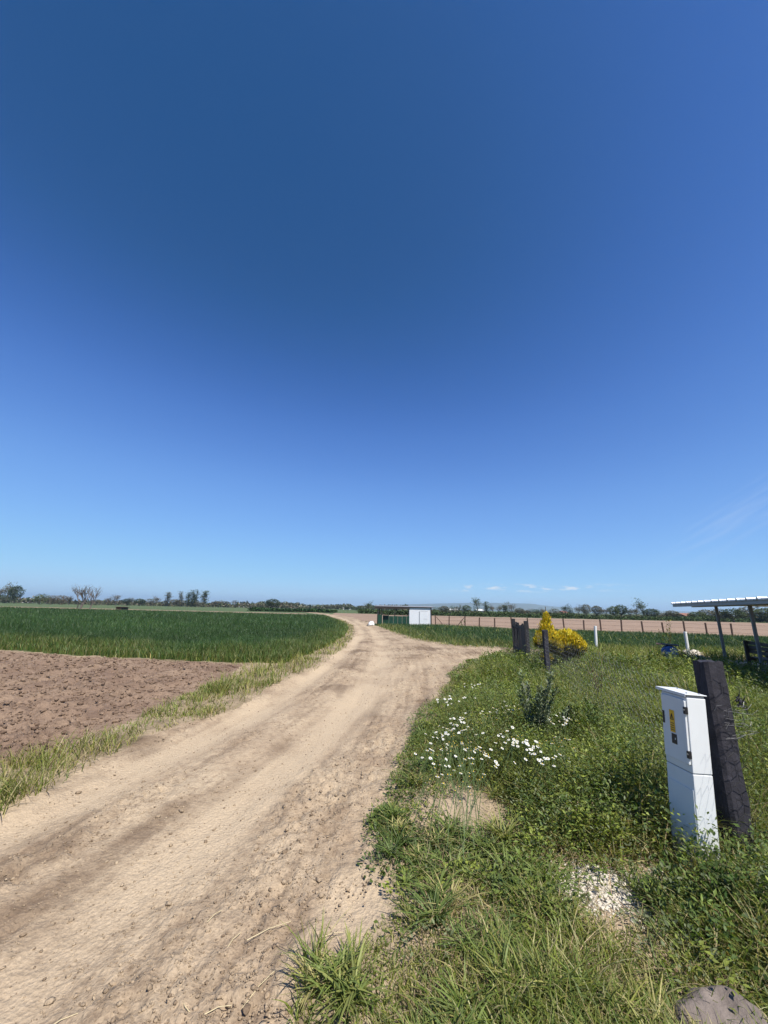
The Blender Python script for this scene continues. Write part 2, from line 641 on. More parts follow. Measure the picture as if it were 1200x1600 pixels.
def blades(P, h, w, az, bend, col, segs=2, twist=None):
    """grass blades: P (n,3) roots, bend = sideways reach as a share of the height"""
    n = len(P)
    h, w, az, bend = [np.broadcast_to(np.asarray(q, float), (n,)) for q in (h, w, az, bend)]
    face = az + (RNG.uniform(-1.2, 1.2, n) if twist is None else twist) + math.pi / 2
    dx, dy = np.cos(az), np.sin(az)
    sx_, sy_ = np.cos(face), np.sin(face)
    V, idx = [], 0
    for k in range(segs):
        t = k / segs
        out = bend * h * t ** 1.8
        up = h * t * (1 - .35 * np.clip(bend, 0, 1.6) * t)
        ww = w * (1 - .45 * t ** 2) * .5
        for sgn in (-1, 1):
            V.append(np.stack([P[:, 0] + dx * out + sgn * sx_ * ww, P[:, 1] + dy * out + sgn * sy_ * ww, P[:, 2] + up], 1))
    out = bend * h
    V.append(np.stack([P[:, 0] + dx * out, P[:, 1] + dy * out, P[:, 2] + h * (1 - .35 * np.clip(bend, 0, 1.6))], 1))
    m = 2 * segs + 1
    VV = np.stack(V, 1).reshape(-1, 3)
    base = (np.arange(n) * m)[:, None]
    T = []
    for k in range(segs - 1):
        a = 2 * k
        T.append(base + np.array([a, a + 1, a + 3]))
        T.append(base + np.array([a, a + 3, a + 2]))
    a = 2 * (segs - 1)
    T.append(base + np.array([a, a + 1, a + 2]))
    TT = np.concatenate(T)
    C = np.repeat(col, m, 0)
    return VV, TT, C


def leaves(P, L, w, az, el, col):
    """folded leaf: root, two side corners, tip and a midrib point"""
    n = len(P)
    L, w, az, el = [np.broadcast_to(np.asarray(q, float), (n,)) for q in (L, w, az, el)]
    d = np.stack([np.cos(az) * np.cos(el), np.sin(az) * np.cos(el), np.sin(el)], 1)
    s = np.stack([-np.sin(az), np.cos(az), 0 * az], 1)
    roll = RNG.uniform(-.7, .7, n)[:, None]
    u = np.cross(d, s)
    s = s * np.cos(roll) + u * np.sin(roll)
    u = np.cross(d, s)
    mid = P + d * (L * .45)[:, None]
    V = np.stack([P, mid + s * (w * .5)[:, None] + u * (w * .18)[:, None], P + d * L[:, None], mid - s * (w * .5)[:, None] + u * (w * .18)[:, None]], 1).reshape(-1, 3)
    b = (np.arange(n) * 4)[:, None]
    T = np.concatenate([b + np.array([0, 1, 2]), b + np.array([0, 2, 3])])
    return V, T, np.repeat(col, 4, 0)


def cat(*sets):
    V, T, C, o = [], [], [], 0
    for v, t, c in sets:
        V.append(v)
        T.append(t + o)
        C.append(c)
        o += len(v)
    return np.concatenate(V), np.concatenate(T), np.concatenate(C)


def tints(n, cols, weights=None, var=.18):
    cols = np.array(cols, float)
    i = RNG.choice(len(cols), n, p=None if weights is None else np.array(weights) / np.sum(weights))
    c = .84 * cols[i] * (1 + RNG.normal(0, var, (n, 1))) * (1 + RNG.normal(0, .05, (n, 3)))
    return np.clip(c, .004, .9)


# ------------------------------------------------------------------ the ground sheet, split where its surface changes
ang = np.concatenate([np.arange(-180, -66, 6.0), np.arange(-66, -48, .6), np.arange(-48, 48, .2), np.arange(48, 66, .6), np.arange(66, 180, 6.0)])
rr = [0.35]
while rr[-1] < 5000:
    q = rr[-1]
    rr.append(q * (1.10 if q < 1.2 else 1.0085 if q < 9 else 1.014 if q < 45 else 1.03 if q < 140 else 1.22))
rr = np.array(rr)
A, Q = np.meshgrid(np.radians(ang), rr)
gx, gy = Q * np.sin(A), Q * np.cos(A)
nr, na = gx.shape
fx, fy = gx.ravel(), gy.ravel()
jit = 1 - sstep(20, 60, np.hypot(fx, fy))
ex = .22 * fbm(fx * 1.6, fy * 1.6, 61, 4, .6) * (0.35 + .65 * jit)
ZN = {'road': sdist(ROAD, fx, fy) + ex, 'plough': sdist(PLOUGH, fx, fy) + ex * .8}
gz = zfun(fx, fy, ZN)
V = np.stack([fx, fy, gz], 1)
i, j = np.meshgrid(np.arange(nr - 1), np.arange(na), indexing='ij')
j2 = (j + 1) % na
quads = np.stack([i * na + j, (i + 1) * na + j, (i + 1) * na + j2, i * na + j2], -1).reshape(-1, 4)[:, ::-1]
cx, cy_ = V[quads, 0].mean(1), V[quads, 1].mean(1)
zone = np.full(len(quads), 0)
crr = np.hypot(cx, cy_)
zone[crr > 75] = 7
for k, P in ((6, PALE), (5, BROWN), (5, STRIP), (4, CROP), (3, WHEAT)):
    zone[inpoly(P, cx, cy_)] = k
zone[ZN['plough'][quads].mean(1) > 0] = 2
zone[ZN['road'][quads].mean(1) > 0] = 1
tm = track_mask(fx, fy)
ro = sstep(-.2, .5, ZN['road'])
wear = np.clip(1.4 * fbm(fx * .9, fy * .9, 71, 3), -.5, .5)
dark = sstep(.02, .5, fbm(fx * 1.1, fy * .7, 78, 4, .6)) * (1 - tm)
stk = streak(fx, fy)
MASK = np.stack([np.clip(tm * (.8 + wear) + .5 * stk, 0, 1), np.clip(dark * .7 - .6 * stk * (1 - tm), 0, .8), 0 * tm], 1)
for px, py, pr in SOIL_PATCHES:
    MASK[:, 0] = np.maximum(MASK[:, 0], .9 * np.exp(-(np.hypot(fx - px, (fy - py) * .8) / (pr * 1.25)) ** 4))
pm = inpoly(PLOUGH, fx, fy)
MASK[pm, 0] = np.clip(.25 * sstep(8, 13, fy[pm]) + .3 * wear[pm], 0, 1)
MASK[pm, 1] = np.clip(.35 * sstep(.0, .5, fbm(fx[pm] * 3, fy[pm] * 3, 91, 3)), 0, 1)
for k, nm, mt in ((0, 'grass_verge_ground', 'verge_soil'), (1, 'dirt_road', 'road_soil'), (2, 'ploughed_field', 'plough_soil'),
                  (3, 'wheat_field_ground', 'crop_soil'), (4, 'green_field_ground', 'crop_soil'), (5, 'bare_brown_field', 'brown_soil'),
                  (6, 'pale_green_field', 'pale_green_field'), (7, 'ground', 'far_ground')):
    q = quads[zone == k]
    if not len(q):
        continue
    use, inv = np.unique(q, return_inverse=True)
    me = np_mesh(nm, V[use], inv.reshape(-1, 4), mt, mask=MASK[use], smooth=True)
    tag(meshobj(nm, me), kind='structure')
# the small patch straight below the viewer's feet
t = MB()
t.poly([(.34 * math.sin(a), .34 * math.cos(a), -.12) for a in np.linspace(0, 2 * math.pi, 24, endpoint=False)], .1)
tag(t.build('ground', 'road_soil'), kind='structure')

# ------------------------------------------------------------------ distant hills
ridge = [(-100, 946), (0, 944), (60, 943), (250, 944.5), (380, 945.5), (440, 945.5), (470, 943.8), (500, 944.6), (540, 947), (565, 946), (600, 945.0),
         (650, 943.6), (700, 942.6), (745, 941.8), (790, 942.2), (830, 943.2), (860, 947), (900, 951), (960, 953), (1050, 955), (1250, 956.5), (1300, 960)]
for kk, (D, dy) in enumerate(((4400, 0), (4900, -.7))):
    P = np.array([atY(x, y + dy + (1.2 if kk else 0), D) for x, y in ridge])
    xs = np.linspace(P[0, 0], P[-1, 0], 260)
    zs = np.interp(xs, P[:, 0], P[:, 2]) + 5 * fbm(xs / 150, xs * 0 + 3.3 + kk, 5, 4)
    rows = [(D - 700, -0.5), (D - 450, .35), (D - 200, .75), (D, 1.0), (D + 300, .7), (D + 480, -0.01)]
    VV = np.concatenate([np.stack([xs, np.full_like(xs, d) + 60 * fbm(xs / 300, xs * 0 + d, 8, 2), np.where(h < 0, -2.0, np.maximum(zs, 3) * h * (1 + .12 * fbm(xs / 180, xs * 0 + d * .1, 6, 3) * (h < 1)))], 1) for d, h in rows])
    m = len(xs)
    TT = np.concatenate([np.stack([np.arange(m - 1) + r * m, np.arange(1, m) + r * m, np.arange(1, m) + (r + 1) * m, np.arange(m - 1) + (r + 1) * m], 1) for r in range(len(rows) - 1)])
    tag(meshobj('hills', np_mesh('hills', VV, TT, 'hill', smooth=True)), kind='structure')


# ------------------------------------------------------------------ helpers for scattering over the ground
def scatter(bounds, n):
    x = RNG.uniform(bounds[0], bounds[1], n)
    y = RNG.uniform(bounds[2], bounds[3], n)
    return x, y


def polar_scatter(n, r0, r1, a0, a1, pw=0.0):
    """points with density falling as 1/r^(2+pw)... even over the picture rather than the ground"""
    u = RNG.uniform(0, 1, n)
    if pw == 0:
        r = r0 * (r1 / r0) ** u
    else:
        r = (r0 ** pw + u * (r1 ** pw - r0 ** pw)) ** (1 / pw)
    a = np.radians(RNG.uniform(a0, a1, n))
    return r * np.sin(a), r * np.cos(a), r


def fence_x(y):
    return 2.33 + (y - 2.98) * .2165


# ---------------------------------------------- grass on the verges
def verge_density(x, y):
    sr = sdist(ROAD, x, y) + .22 * fbm(x * 1.6, y * 1.6, 61, 4, .6)
    sp = sdist(PLOUGH, x, y) + .18 * fbm(x * 1.6, y * 1.6, 61, 4, .6)
    edge = np.minimum(-sr, -sp)
    d = sstep(-.08, .10, edge)
    left = x < (-.2 - .02 * y)
    d = d * np.where(left, .42 + 1.1 * sstep(-.14, .12, fbm(x * 1.3, y * 1.3, 15, 3)), 1)
    for px, py, pr in SOIL_PATCHES:
        d = d * (1 - (.985 if pr > .3 else .84) * np.exp(-(np.hypot(x - px, (y - py) * .8) / pr) ** 4))
    d = d * (.55 + .85 * sstep(-.25, .25, fbm(x * 2.1, y * 2.1, 16, 4)))
    d[inpoly(WHEAT, x, y) | inpoly(BROWN, x, y)] *= 0
    d[inpoly(CROP, x, y)] *= .2
    d[inpoly(SLAB, x, y)] = 0
    d[dpoly([(13.2, 17.4), (10.75, 13.45), (14.8, 12.5)], x, y) < .3] *= .1
    d[np.hypot(x - CABINET[0] - .05, y - CABINET[1] - .1) < .12] = 0
    return d, edge


SLAB = [(10.75, 13.35), (9.55, 10.3), (8.8, 8.3), (12.5, 6.9), (14.6, 12.4)]
GREENS = [(.190, .212, .038), (.125, .165, .030), (.220, .228, .05), (.32, .28, .10), (.44, .36, .19)]
parts = []
# near right: long soft blades bent over
def right_height(x, y):
    """how tall the growth stands: trampled low by the road and in front of the cabinet, knee high along the fence"""
    e = -sdist(ROAD, x, y)
    h = .10 + .34 * sstep(.1, .9, e)
    h = h * (.45 + .55 * sstep(2.6, 3.6, y + .25 * x * 0))
    h = h * (1 + .5 * fbm(x * 1.1, y * 1.1, 19, 3))
    h = h * (1 + .45 * np.exp(-((x - fence_x(y) + .25) / .45) ** 2) * sstep(2.75, 3.1, y) * sstep(9, 6, y))
    h = h + .08 * sstep(1.45, 1.75, x) * sstep(2.0, 2.15, y) * sstep(2.95, 2.7, y)
    for px, py, pr in SOIL_PATCHES[:2] + SOIL_PATCHES[4:]:
        h = h * (1 - .82 * np.exp(-(np.hypot(x - px, (y - py + (.3 if pr > .3 else .08)) * .75) / (pr * (1.4 if pr > .3 else 1.1))) ** 4))
    return np.where(y > 15, h * .8, h)


def add_blades(n, r0, r1, a0, a1, segs, wscale, pw, hmul=1.0, cols=GREENS, wts=(5, 5, 4, 2, 1.0), bend=(.25, 1.2)):
    x, y, r = polar_scatter(n, r0, r1, a0, a1, pw)
    d, e = verge_density(x, y)
    k = RNG.uniform(0, 1.3, n) < d
    x, y, r, e = x[k], y[k], r[k], e[k]
    h = np.where(x < -.2 - .02 * y, .07 + .14 * sstep(-.2, .3, fbm(x * 1.7, y * 1.7, 18, 3)) + .06 * sstep(.1, .5, e), right_height(x, y)) * hmul
    h = h * RNG.uniform(.5, 1.25, len(x))
    P = np.stack([x, y, zfun(x, y) - .01], 1)
    w = RNG.uniform(.0035, .0075, len(x)) * wscale * np.maximum(1, r / 5)
    patch = sstep(-.15, .3, fbm(x * .9, y * .9, 23, 3))[:, None]
    c = tints(len(x), cols, wts) * (1 - .25 * patch * np.array([.5, .2, .6]))
    return blades(P, h, w, RNG.uniform(0, 6.283, len(x)), RNG.uniform(bend[0], bend[1], len(x)), c, segs)


parts.append(add_blades(52000, 1.15, 4.2, -12, 56, 4, 1.0, 0.6, .85, wts=(4, 4, 4, 4, 3.5)))
parts.append(add_blades(70000, 3.8, 10, -4, 56, 3, 1.0, .6))
parts.append(add_blades(70000, 9, 34, -3, 52, 2, 1.0, .5, 1.0))
v, tr, c = cat(*parts)
tag(meshobj('verge_grass', np_mesh('verge_grass', v, tr, 'leaf', c)), 'knee-high green grass growing along the dirt road by the fence', 'grass', kind='stuff')

# leafy weeds between the blades
def add_leaves(n, r0, r1, a0, a1, size, pw, cols, wts, top=1.0, thr=None):
    x, y, r = polar_scatter(n, r0, r1, a0, a1, pw)
    d, e = verge_density(x, y)
    wd = sstep(-.25, .2, fbm(x * 1.4, y * 1.4, 27, 3))
    k = RNG.uniform(0, 1.2, n) < d * (wd if thr is None else thr(x, y))
    x, y, r = x[k], y[k], r[k]
    hh = right_height(x, y) * .85 * top
    P = np.stack([x, y, zfun(x, y) + hh * RNG.uniform(0, 1, len(x)) ** .6], 1)
    L = RNG.uniform(.6, 1.4, len(x)) * size * np.maximum(1, r / 6)
    return leaves(P, L, L * RNG.uniform(.3, .55, len(x)), RNG.uniform(0, 6.283, len(x)), RNG.uniform(-.5, 1.1, len(x)), tints(len(x), cols, wts))


WEED = [(.115, .155, .030), (.080, .120, .026), (.155, .185, .040), (.115, .140, .055)]
v, tr, c = cat(add_leaves(70000, 1.6, 6, -6, 56, .028, .6, WEED, (4, 4, 3, 1), 1.0, lambda x, y: sstep(2.2, 3.2, y)),
               add_leaves(60000, 5, 14, -3, 54, .030, .5, WEED, (4, 4, 3, 1)))
tag(meshobj('leafy_weeds', np_mesh('leafy_weeds', v, tr, 'leaf', c)), 'low leafy green weeds filling the verge between road and fence', 'weeds', kind='stuff')

# bushy weeds that stand as separate domes, and coarse grass tufts by the road
def clump_set(n, r0, r1, a0, a1, leaf, per, pw):
    x, y, r = polar_scatter(n, r0, r1, a0, a1, pw)
    d, e = verge_density(x, y)
    k = (RNG.uniform(0, 1.0, n) < d) & (e > .05) & ((y > 2.7 + .3 * RNG.normal(0, 1, n)) | ((x > 1.35) & (y > 2.0)))
    x, y, r = x[k], y[k], r[k]
    m = len(x)
    R_ = RNG.uniform(.09, .24, m)
    Hh = right_height(x, y) * RNG.uniform(.8, 1.35, m)
    base = zfun(x, y)
    sp = RNG.integers(0, 4, m)
    pal = np.array([(.185, .215, .036), (.115, .155, .030), (.130, .150, .070), (.072, .108, .026)])
    hue = pal[sp] * RNG.uniform(.75, 1.25, (m, 1))
    i_ = np.repeat(np.arange(m), per)
    q = len(i_)
    rho = np.sqrt(RNG.uniform(0, 1, q))
    th = RNG.uniform(0, 6.283, q)
    zz = (1 - .75 * rho ** 2) * RNG.uniform(.25, 1, q) ** .5
    P = np.stack([x[i_] + R_[i_] * rho * np.cos(th), y[i_] + R_[i_] * rho * np.sin(th), base[i_] + Hh[i_] * zz], 1)
    L = leaf * RNG.uniform(.6, 1.4, q) * np.maximum(1, r[i_] / 5.5) * np.array([1.0, 1.25, .9, 1.1])[sp[i_]]
    c = np.clip(hue[i_] * RNG.uniform(.75, 1.25, (q, 1)), .005, .9)
    return leaves(P, L, L * np.array([.5, .35, .45, .6])[sp[i_]], th + RNG.normal(0, .8, q), RNG.uniform(-.3, 1.0, q), c)


v, tr, c = cat(clump_set(1300, 2.2, 6.5, -4, 55, .026, 90, .7), clump_set(1300, 6, 15, -3, 52, .026, 60, .6))
tag(meshobj('bushy_weeds', np_mesh('bushy_weeds', v, tr, 'leaf', c)), 'bushy domes of green weeds standing along the fence', 'weeds', kind='stuff')


def tufts(n, r0, r1, a0, a1, per, Lb):
    x, y, r = polar_scatter(n, r0, r1, a0, a1, .6)
    d, e = verge_density(x, y)
    k = (RNG.uniform(0, 1.15, n) < d) & (e > .10) & (fbm(x * 1.2, y * 1.2, 121, 3) > -.2)
    x, y, r = x[k], y[k], r[k]
    m = len(x)
    i_ = np.repeat(np.arange(m), per)
    q = len(i_)
    th = RNG.uniform(0, 6.283, q)
    rr_ = np.abs(RNG.normal(0, .03, q))
    px_, py_ = x[i_] + rr_ * np.cos(th), y[i_] + rr_ * np.sin(th)
    pal = np.array([(.145, .185, .045), (.095, .135, .032), (.20, .215, .055), (.32, .28, .11)])
    hue = pal[RNG.choice(4, m, p=(.4, .3, .2, .1))]
    sz = RNG.uniform(.6, 1.3, m)
    c = np.clip(hue[i_] * RNG.uniform(.7, 1.3, (q, 1)), .005, .9)
    return blades(np.stack([px_, py_, zfun(px_, py_)], 1), Lb * sz[i_] * RNG.uniform(.6, 1.2, q), RNG.uniform(.006, .011, q), th + RNG.normal(0, .4, q), RNG.uniform(.5, 1.7, q), c, 4)


v, tr, c = cat(tufts(620, 1.3, 3.6, -12, 54, 34, .12), tufts(200, 3.2, 6, -4, 30, 34, .16))
tag(meshobj('grass_tufts', np_mesh('grass_tufts', v, tr, 'leaf', c)), 'coarse broad-bladed grass tufts flopping towards the dirt road', 'grass', kind='stuff')

# left strip between the ploughed field and the road
v, tr, c = cat(add_blades(50000, 3.0, 9, -50, -8, 3, 1.1, .5, cols=GREENS, wts=(4, 3, 4, 4, 3)), add_blades(40000, 8, 50, -34, -2, 2, 1.0, .3, 1.3, wts=(4, 3, 4, 3, 2)))
tag(meshobj('roadside_grass', np_mesh('roadside_grass', v, tr, 'leaf', c)), 'ragged grass strip between ploughed field and dirt road', 'grass', kind='stuff')

# dead straw lying in the near grass
n = 5200
x, y, r = polar_scatter(n, 1.2, 5, 5, 56, .5)
d, e = verge_density(x, y)
k = (d > .05) & (fbm(x * 1.5, y * 1.5, 29, 3) > -.05)
x, y = x[k], y[k]
v, tr, c = blades(np.stack([x, y, zfun(x, y) + .02], 1), RNG.uniform(.03, .11, len(x)), .0035, RNG.uniform(0, 6.28, len(x)), RNG.uniform(1.2, 2.5, len(x)), tints(len(x), [(.42, .34, .19), (.34, .25, .14)]), 3)
tag(meshobj('dead_straw', np_mesh('dead_straw', v, tr, 'leaf', c)), 'dry yellow straw lying among the grass in front of the cabinet', 'straw', kind='stuff')

# ---------------------------------------------- wheat
def wheat(P_poly, n, r0, r1, a0, a1, h0, pw, cols, edgecols, wmul, segs=3, edge_w=1.6):
    x, y, r = polar_scatter(n, r0, r1, a0, a1, pw)
    s = sdist(P_poly, x, y) + .15 * fbm(x * 2, y * 2, 33, 2)
    k = s > 0
    x, y, r, s = x[k], y[k], r[k], s[k]
    big = fbm(x * .22, y * .5, 35, 3)
    h = h0 * (1 + .22 * fbm(x * .8, y * .8, 34, 3)) * (.55 + .45 * sstep(0, .9, s)) * RNG.uniform(.75, 1.12, len(x))
    c = tints(len(x), cols, var=.15) * (1 + .35 * big[:, None])
    ec = tints(len(x), edgecols, var=.2)
    f = (sstep(edge_w, .1, s + .8 * fbm(x * .5, y * .5, 36, 2) + RNG.uniform(-.4, .4, len(x))))[:, None]
    c = c * (1 - f) + ec * f
    P = np.stack([x, y, zfun(x, y)], 1)
    return blades(P, h, RNG.uniform(.010, .016, len(x)) * wmul * np.maximum(1, r / 16), RNG.uniform(0, 6.283, len(x)), RNG.uniform(.12, .5, len(x)), np.clip(c, .005, 1), segs)


WG = [(.042, .088, .020), (.034, .076, .019), (.055, .105, .022)]
WE = [(.11, .16, .030), (.07, .13, .026), (.19, .19, .06)]
v, tr, c = cat(wheat(WHEAT, 150000, 10.5, 22, -50, -1, .50, .7, WG, WE, 1.0), wheat(WHEAT, 130000, 21, 110, -50, 0, .50, .35, WG, WE, 1.0, 2))
tag(meshobj('wheat_crop', np_mesh('wheat_crop', v, tr, 'crop_leaf', c)), 'dense dark green young wheat standing left of the road', 'wheat', kind='stuff')
v, tr, c = wheat(CROP, 150000, 13, 50, -4, 62, .30, .3, [(.040, .088, .022), (.030, .075, .024), (.055, .10, .025)], WE + [(.22, .20, .07)], .9, 2, 2.6)
tag(meshobj('young_crop', np_mesh('young_crop', v, tr, 'crop_leaf', c)), 'short green crop between the dirt road and the post fence', 'crop', kind='stuff')
# soft pale crop on the far side of the wheat
x, y, r = polar_scatter(30000, 62, 200, -52, -6, 0)
k = inpoly(PALE, x, y)
x, y, r = x[k], y[k], r[k]
v, tr, c = blades(np.stack([x, y, 0 * x], 1), RNG.uniform(.15, .32, len(x)), .0016 * r, RNG.uniform(0, 6.28, len(x)), RNG.uniform(.1, .6, len(x)), tints(len(x), [(.11, .14, .055), (.085, .125, .045)]), 2)
tag(meshobj('pale_crop', np_mesh('pale_crop', v, tr, 'crop_leaf', c)), 'pale green low crop behind the dark wheat', 'crop', kind='stuff')


# ---------------------------------------------- clods and pebbles
def ico():
    bm = bmesh.new()
    bmesh.ops.create_icosphere(bm, subdivisions=1, radius=1)
    v = np.array([q.co[:] for q in bm.verts])
    t = np.array([[q.index for q in f.verts] for f in bm.faces])
    bm.free()
    return v, t


IV, IT = ico()


def stones(P, s, flat, col=None):
    n = len(P)
    m = len(IV)
    d = IV[None] * (1 + .45 * RNG.uniform(-1, 1, (n, m, 1)))
    a = RNG.uniform(0, 6.283, n)
    ca, sa = np.cos(a)[:, None], np.sin(a)[:, None]
    sc = s[:, None]
    ox = d[:, :, 0] * sc * RNG.uniform(.8, 1.5, (n, 1))
    oy = d[:, :, 1] * sc
    V = np.stack([P[:, :1] + ox * ca - oy * sa, P[:, 1:2] + ox * sa + oy * ca, P[:, 2:3] + d[:, :, 2] * sc * flat], -1)
    T = (np.arange(n) * m)[:, None, None] + IT[None]
    return V.reshape(-1, 3), T.reshape(-1, 3)


x, y, r = polar_scatter(26000, 3.5, 24, -56, -8, .6)
k = sdist(PLOUGH, x, y) > .1
x, y, r = x[k], y[k], r[k]
s = RNG.lognormal(-4.5, .6, len(x)) * np.maximum(1, r / 9)
s = np.clip(s, .004, .038)
vv, tt = stones(np.stack([x, y, zfun(x, y) + s * .35], 1), s, .7)
rm = np.zeros((len(vv), 3))
rm[:, :2] = np.repeat(RNG.uniform(0, .8, (len(x), 2)) ** 1.5, len(IV), 0)
tag(meshobj('soil_clods', np_mesh('soil_clods', vv, tt, 'plough_soil', mask=rm)), 'brown clods of earth scattered over the ploughed field', 'clods', kind='stuff')
x, y, r = polar_scatter(90000, 1.3, 18, -52, 24, .4)
k = (sdist(ROAD, x, y) > .05)
k &= RNG.uniform(0, 1, len(x)) < .22 + .78 * (1 - track_mask(x, y)) ** 2 * sstep(-.05, .25, fbm(x * 2.3, y * 1.3, 77, 3) + .1)
x, y, r = x[k], y[k], r[k]
s = np.clip(RNG.lognormal(-5.75, .55, len(x)) * np.maximum(1, r / 8), .002, .018)
vv, tt = stones(np.stack([x, y, zfun(x, y) + s * .35], 1), s, .7)
rm = np.zeros((len(vv), 3))
rm[:, :2] = np.repeat(RNG.uniform(0, .8, (len(x), 2)) ** 1.5, len(IV), 0)
tag(meshobj('road_crumbs', np_mesh('road_crumbs', vv, tt, 'road_soil', mask=rm)), 'small crumbs of dry earth and pebbles on the dirt road', 'pebbles', kind='stuff')
# crumbled pale mortar at the foot of the cabinet
px, py, _ = SOIL_PATCHES[1]
n = 4600
x, y = px + .10 + RNG.normal(0, .20, n), py + .03 + RNG.normal(0, .085, n)
s = np.clip(RNG.lognormal(-5.3, .5, n), .003, .018)
vv, tt = stones(np.stack([x, y, zfun(x, y) + s * .3], 1), s, .6)
tag(meshobj('mortar_rubble', np_mesh('mortar_rubble', vv, tt, 'pale_stone')), 'pale crumbled mortar rubble in the grass before the cabinet', 'rubble', kind='stuff')


# ------------------------------------------------------------------ haze: the clear spring air over the plain
hm, hnt, hout = newmat('air')
pv = N(hnt, 'VolumePrincipled')
pv.inputs['Color'].default_value = (.62, .82, 1.0, 1)
pv.inputs['Density'].default_value = 0.00022
pv.inputs['Anisotropy'].default_value = 0.25
hnt.links.new(pv.outputs[0], hout.inputs['Volume'])
hz = MB().box(-6200, 6200, -6200, 6200, -4, 98).build('haze', 'air')
tag(hz, kind='stuff')

# ------------------------------------------------------------------ meter cabinet on its plinth
DW, DP, CH, ZS = .215, .135, 1.115, .63       # door width, depth, height, height of the seam above the plinth
cab = empty('meter_cabinet', (CABINET[0], CABINET[1], -.02), rad(-4), 'white metal electricity meter cabinet leaning beside the black wrapped fence post', 'electric cabinet')
cab.rotation_euler = (rad(1.0), rad(3.8), rad(5))
# local axes: x = away from the road (depth), y = along the door, door faces -x, lit side faces -y
MB().box(0, DP, 0, DW, -.12, ZS - .003, .004).build('plinth', 'white_paint', cab)
MB().box(.004, DP - .004, .004, DW - .004, ZS - .004, ZS + .004).build('seam', 'grey_seam', cab)
MB().box(0, DP, 0, DW, ZS + .003, CH - .03, .004).build('body', 'white_paint', cab)
pl = MB().box(-.0055, -.0005, .006, DW - .006, .02, ZS - .095, .002).build('plinth_panel', 'white_paint', cab)
door = MB().box(-.012, -.001, .030, DW - .008, ZS + .045, CH - .045, .003).build('door', 'white_paint', cab)
MB().box(-.0155, -.0125, DW - .030, DW - .014, CH - .235, CH - .155, .001).build('lock_handle', 'black_plastic', door)
yel = MB()
yel.box(-.0148, -.0125, .100, .140, CH - .275, CH - .135, .001)
yo = yel.build('warning_sticker', 'yellow_sticker', door)
tri = MB()
tri.beam((-.0152, .107, CH - .195), (-.0152, .120, CH - .158), .0016, .004)
tri.beam((-.0152, .133, CH - .195), (-.0152, .120, CH - .158), .0016, .004)
tri.beam((-.0152, .107, CH - .195), (-.0152, .133, CH - .195), .0016, .004)
tri.beam((-.0152, .121, CH - .168), (-.0152, .119, CH - .190), .0016, .004)
for k in range(4):
    tri.box(-.0156, -.0149, .105, .135, CH - .262 + k * .014, CH - .2575 + k * .014)
tri.build('warning_print', 'black_plastic', yo)
bs = MB().box(-.0148, -.0125, .092, .134, CH - .345, CH - .283, .001).build('black_label', 'black_plastic', door)
MB().box(-.0156, -.0149, .100, .106, CH - .318, CH - .306).build('label_print', 'white_plastic', bs)
hg = MB().box(-.017, -.0025, .006, .0265, ZS + .05, CH - .052, .003).build('hinge_strip', 'white_paint', cab)
for zz in (CH - .10, ZS + .12):
    h_ = MB().box(-.024, -.0015, -.0055, .012, zz - .032, zz + .012, .002).build('hinge', 'black_plastic', cab)
    MB().tube([(-.0245, .002, zz - .006), (-.0265, .002, zz - .006)], .006, 8).build('bolt', 'steel', h_)
lid = MB().box(-.018, DP + .006, -.008, DW + .03, CH - .012, CH - .006, .002)
lid.box(-.018, -.0155, -.008, DW + .03, CH - .024, CH - .0121)
lo = lid.build('lid', 'white_paint', cab)
MB().box(.006, DP - .006, .006, DW - .006, CH - .031, CH - .0125).build('neck', 'grey_seam', cab)
for bx_, by_ in ((.02, .02), (.11, .02), (.11, DW - .02)):
    MB().tube([(bx_, by_, CH - .0065), (bx_, by_, CH + .001)], .005, 8).build('bolt', 'steel', lo)


# ------------------------------------------------------------------ garden fence along the verge
fdir = Vector((FENCE[2][0] - FENCE[1][0], FENCE[2][1] - FENCE[1][1], 0)).normalized()
gf = empty('garden_fence', (FENCE[1][0], FENCE[1][1], 0), 0, 'wire netting garden fence on black posts along the weedy verge', 'fence')


def wrapped_post(w, h, seed, bulge=.010):
    """timber wrapped in crumpled black roofing felt"""
    rnd = np.random.default_rng(seed)
    bm = bmesh.new()
    n, m = 20, 26
    rings = []
    for k in range(m + 1):
        z = -.1 + (h + .1) * k / m
        ring = []
        for q in range(n):
            a = 2 * math.pi * q / n
            cx_, sy_ = math.cos(a), math.sin(a)
            s_ = (abs(cx_) ** 5 + abs(sy_) ** 5) ** (-1 / 5)
            e = bulge * (fbm(np.array([cx_ * 1.6 + seed]), np.array([z * 5 + sy_ * 1.6]), 3, 3)[0] * 1.6)
            ring.append(bm.verts.new(((w / 2 * s_ + e) * cx_, (w / 2 * .8 * s_ + e) * sy_, z + (.012 * rnd.uniform(-1, 1) if k == m else 0))))
        rings.append(ring)
    for a_, b_ in zip(rings, rings[1:]):
        for q in range(n):
            bm.faces.new((a_[q], a_[(q + 1) % n], b_[(q + 1) % n], b_[q]))
    bm.faces.new(rings[-1])
    me = bpy.data.meshes.new('post')
    bm.to_mesh(me)
    bm.free()
    me.materials.append(MATS['black_felt'])
    return me


np0 = meshobj('post', wrapped_post(.165, 1.27, 2, .010), gf, (0.082, 0.03, 0))
np0.rotation_euler = (rad(-1), rad(1.0), rad(8))
np0['label'] = 'thick post wrapped in crumpled black roofing felt'
for k, (px, py, w, h) in enumerate(((3.63, 9.0, .11, 1.2),)):
    q = meshobj('post', wrapped_post(w, h, 7 + k, .008), gf, (px - FENCE[1][0] + .04, py - FENCE[1][1], 0))
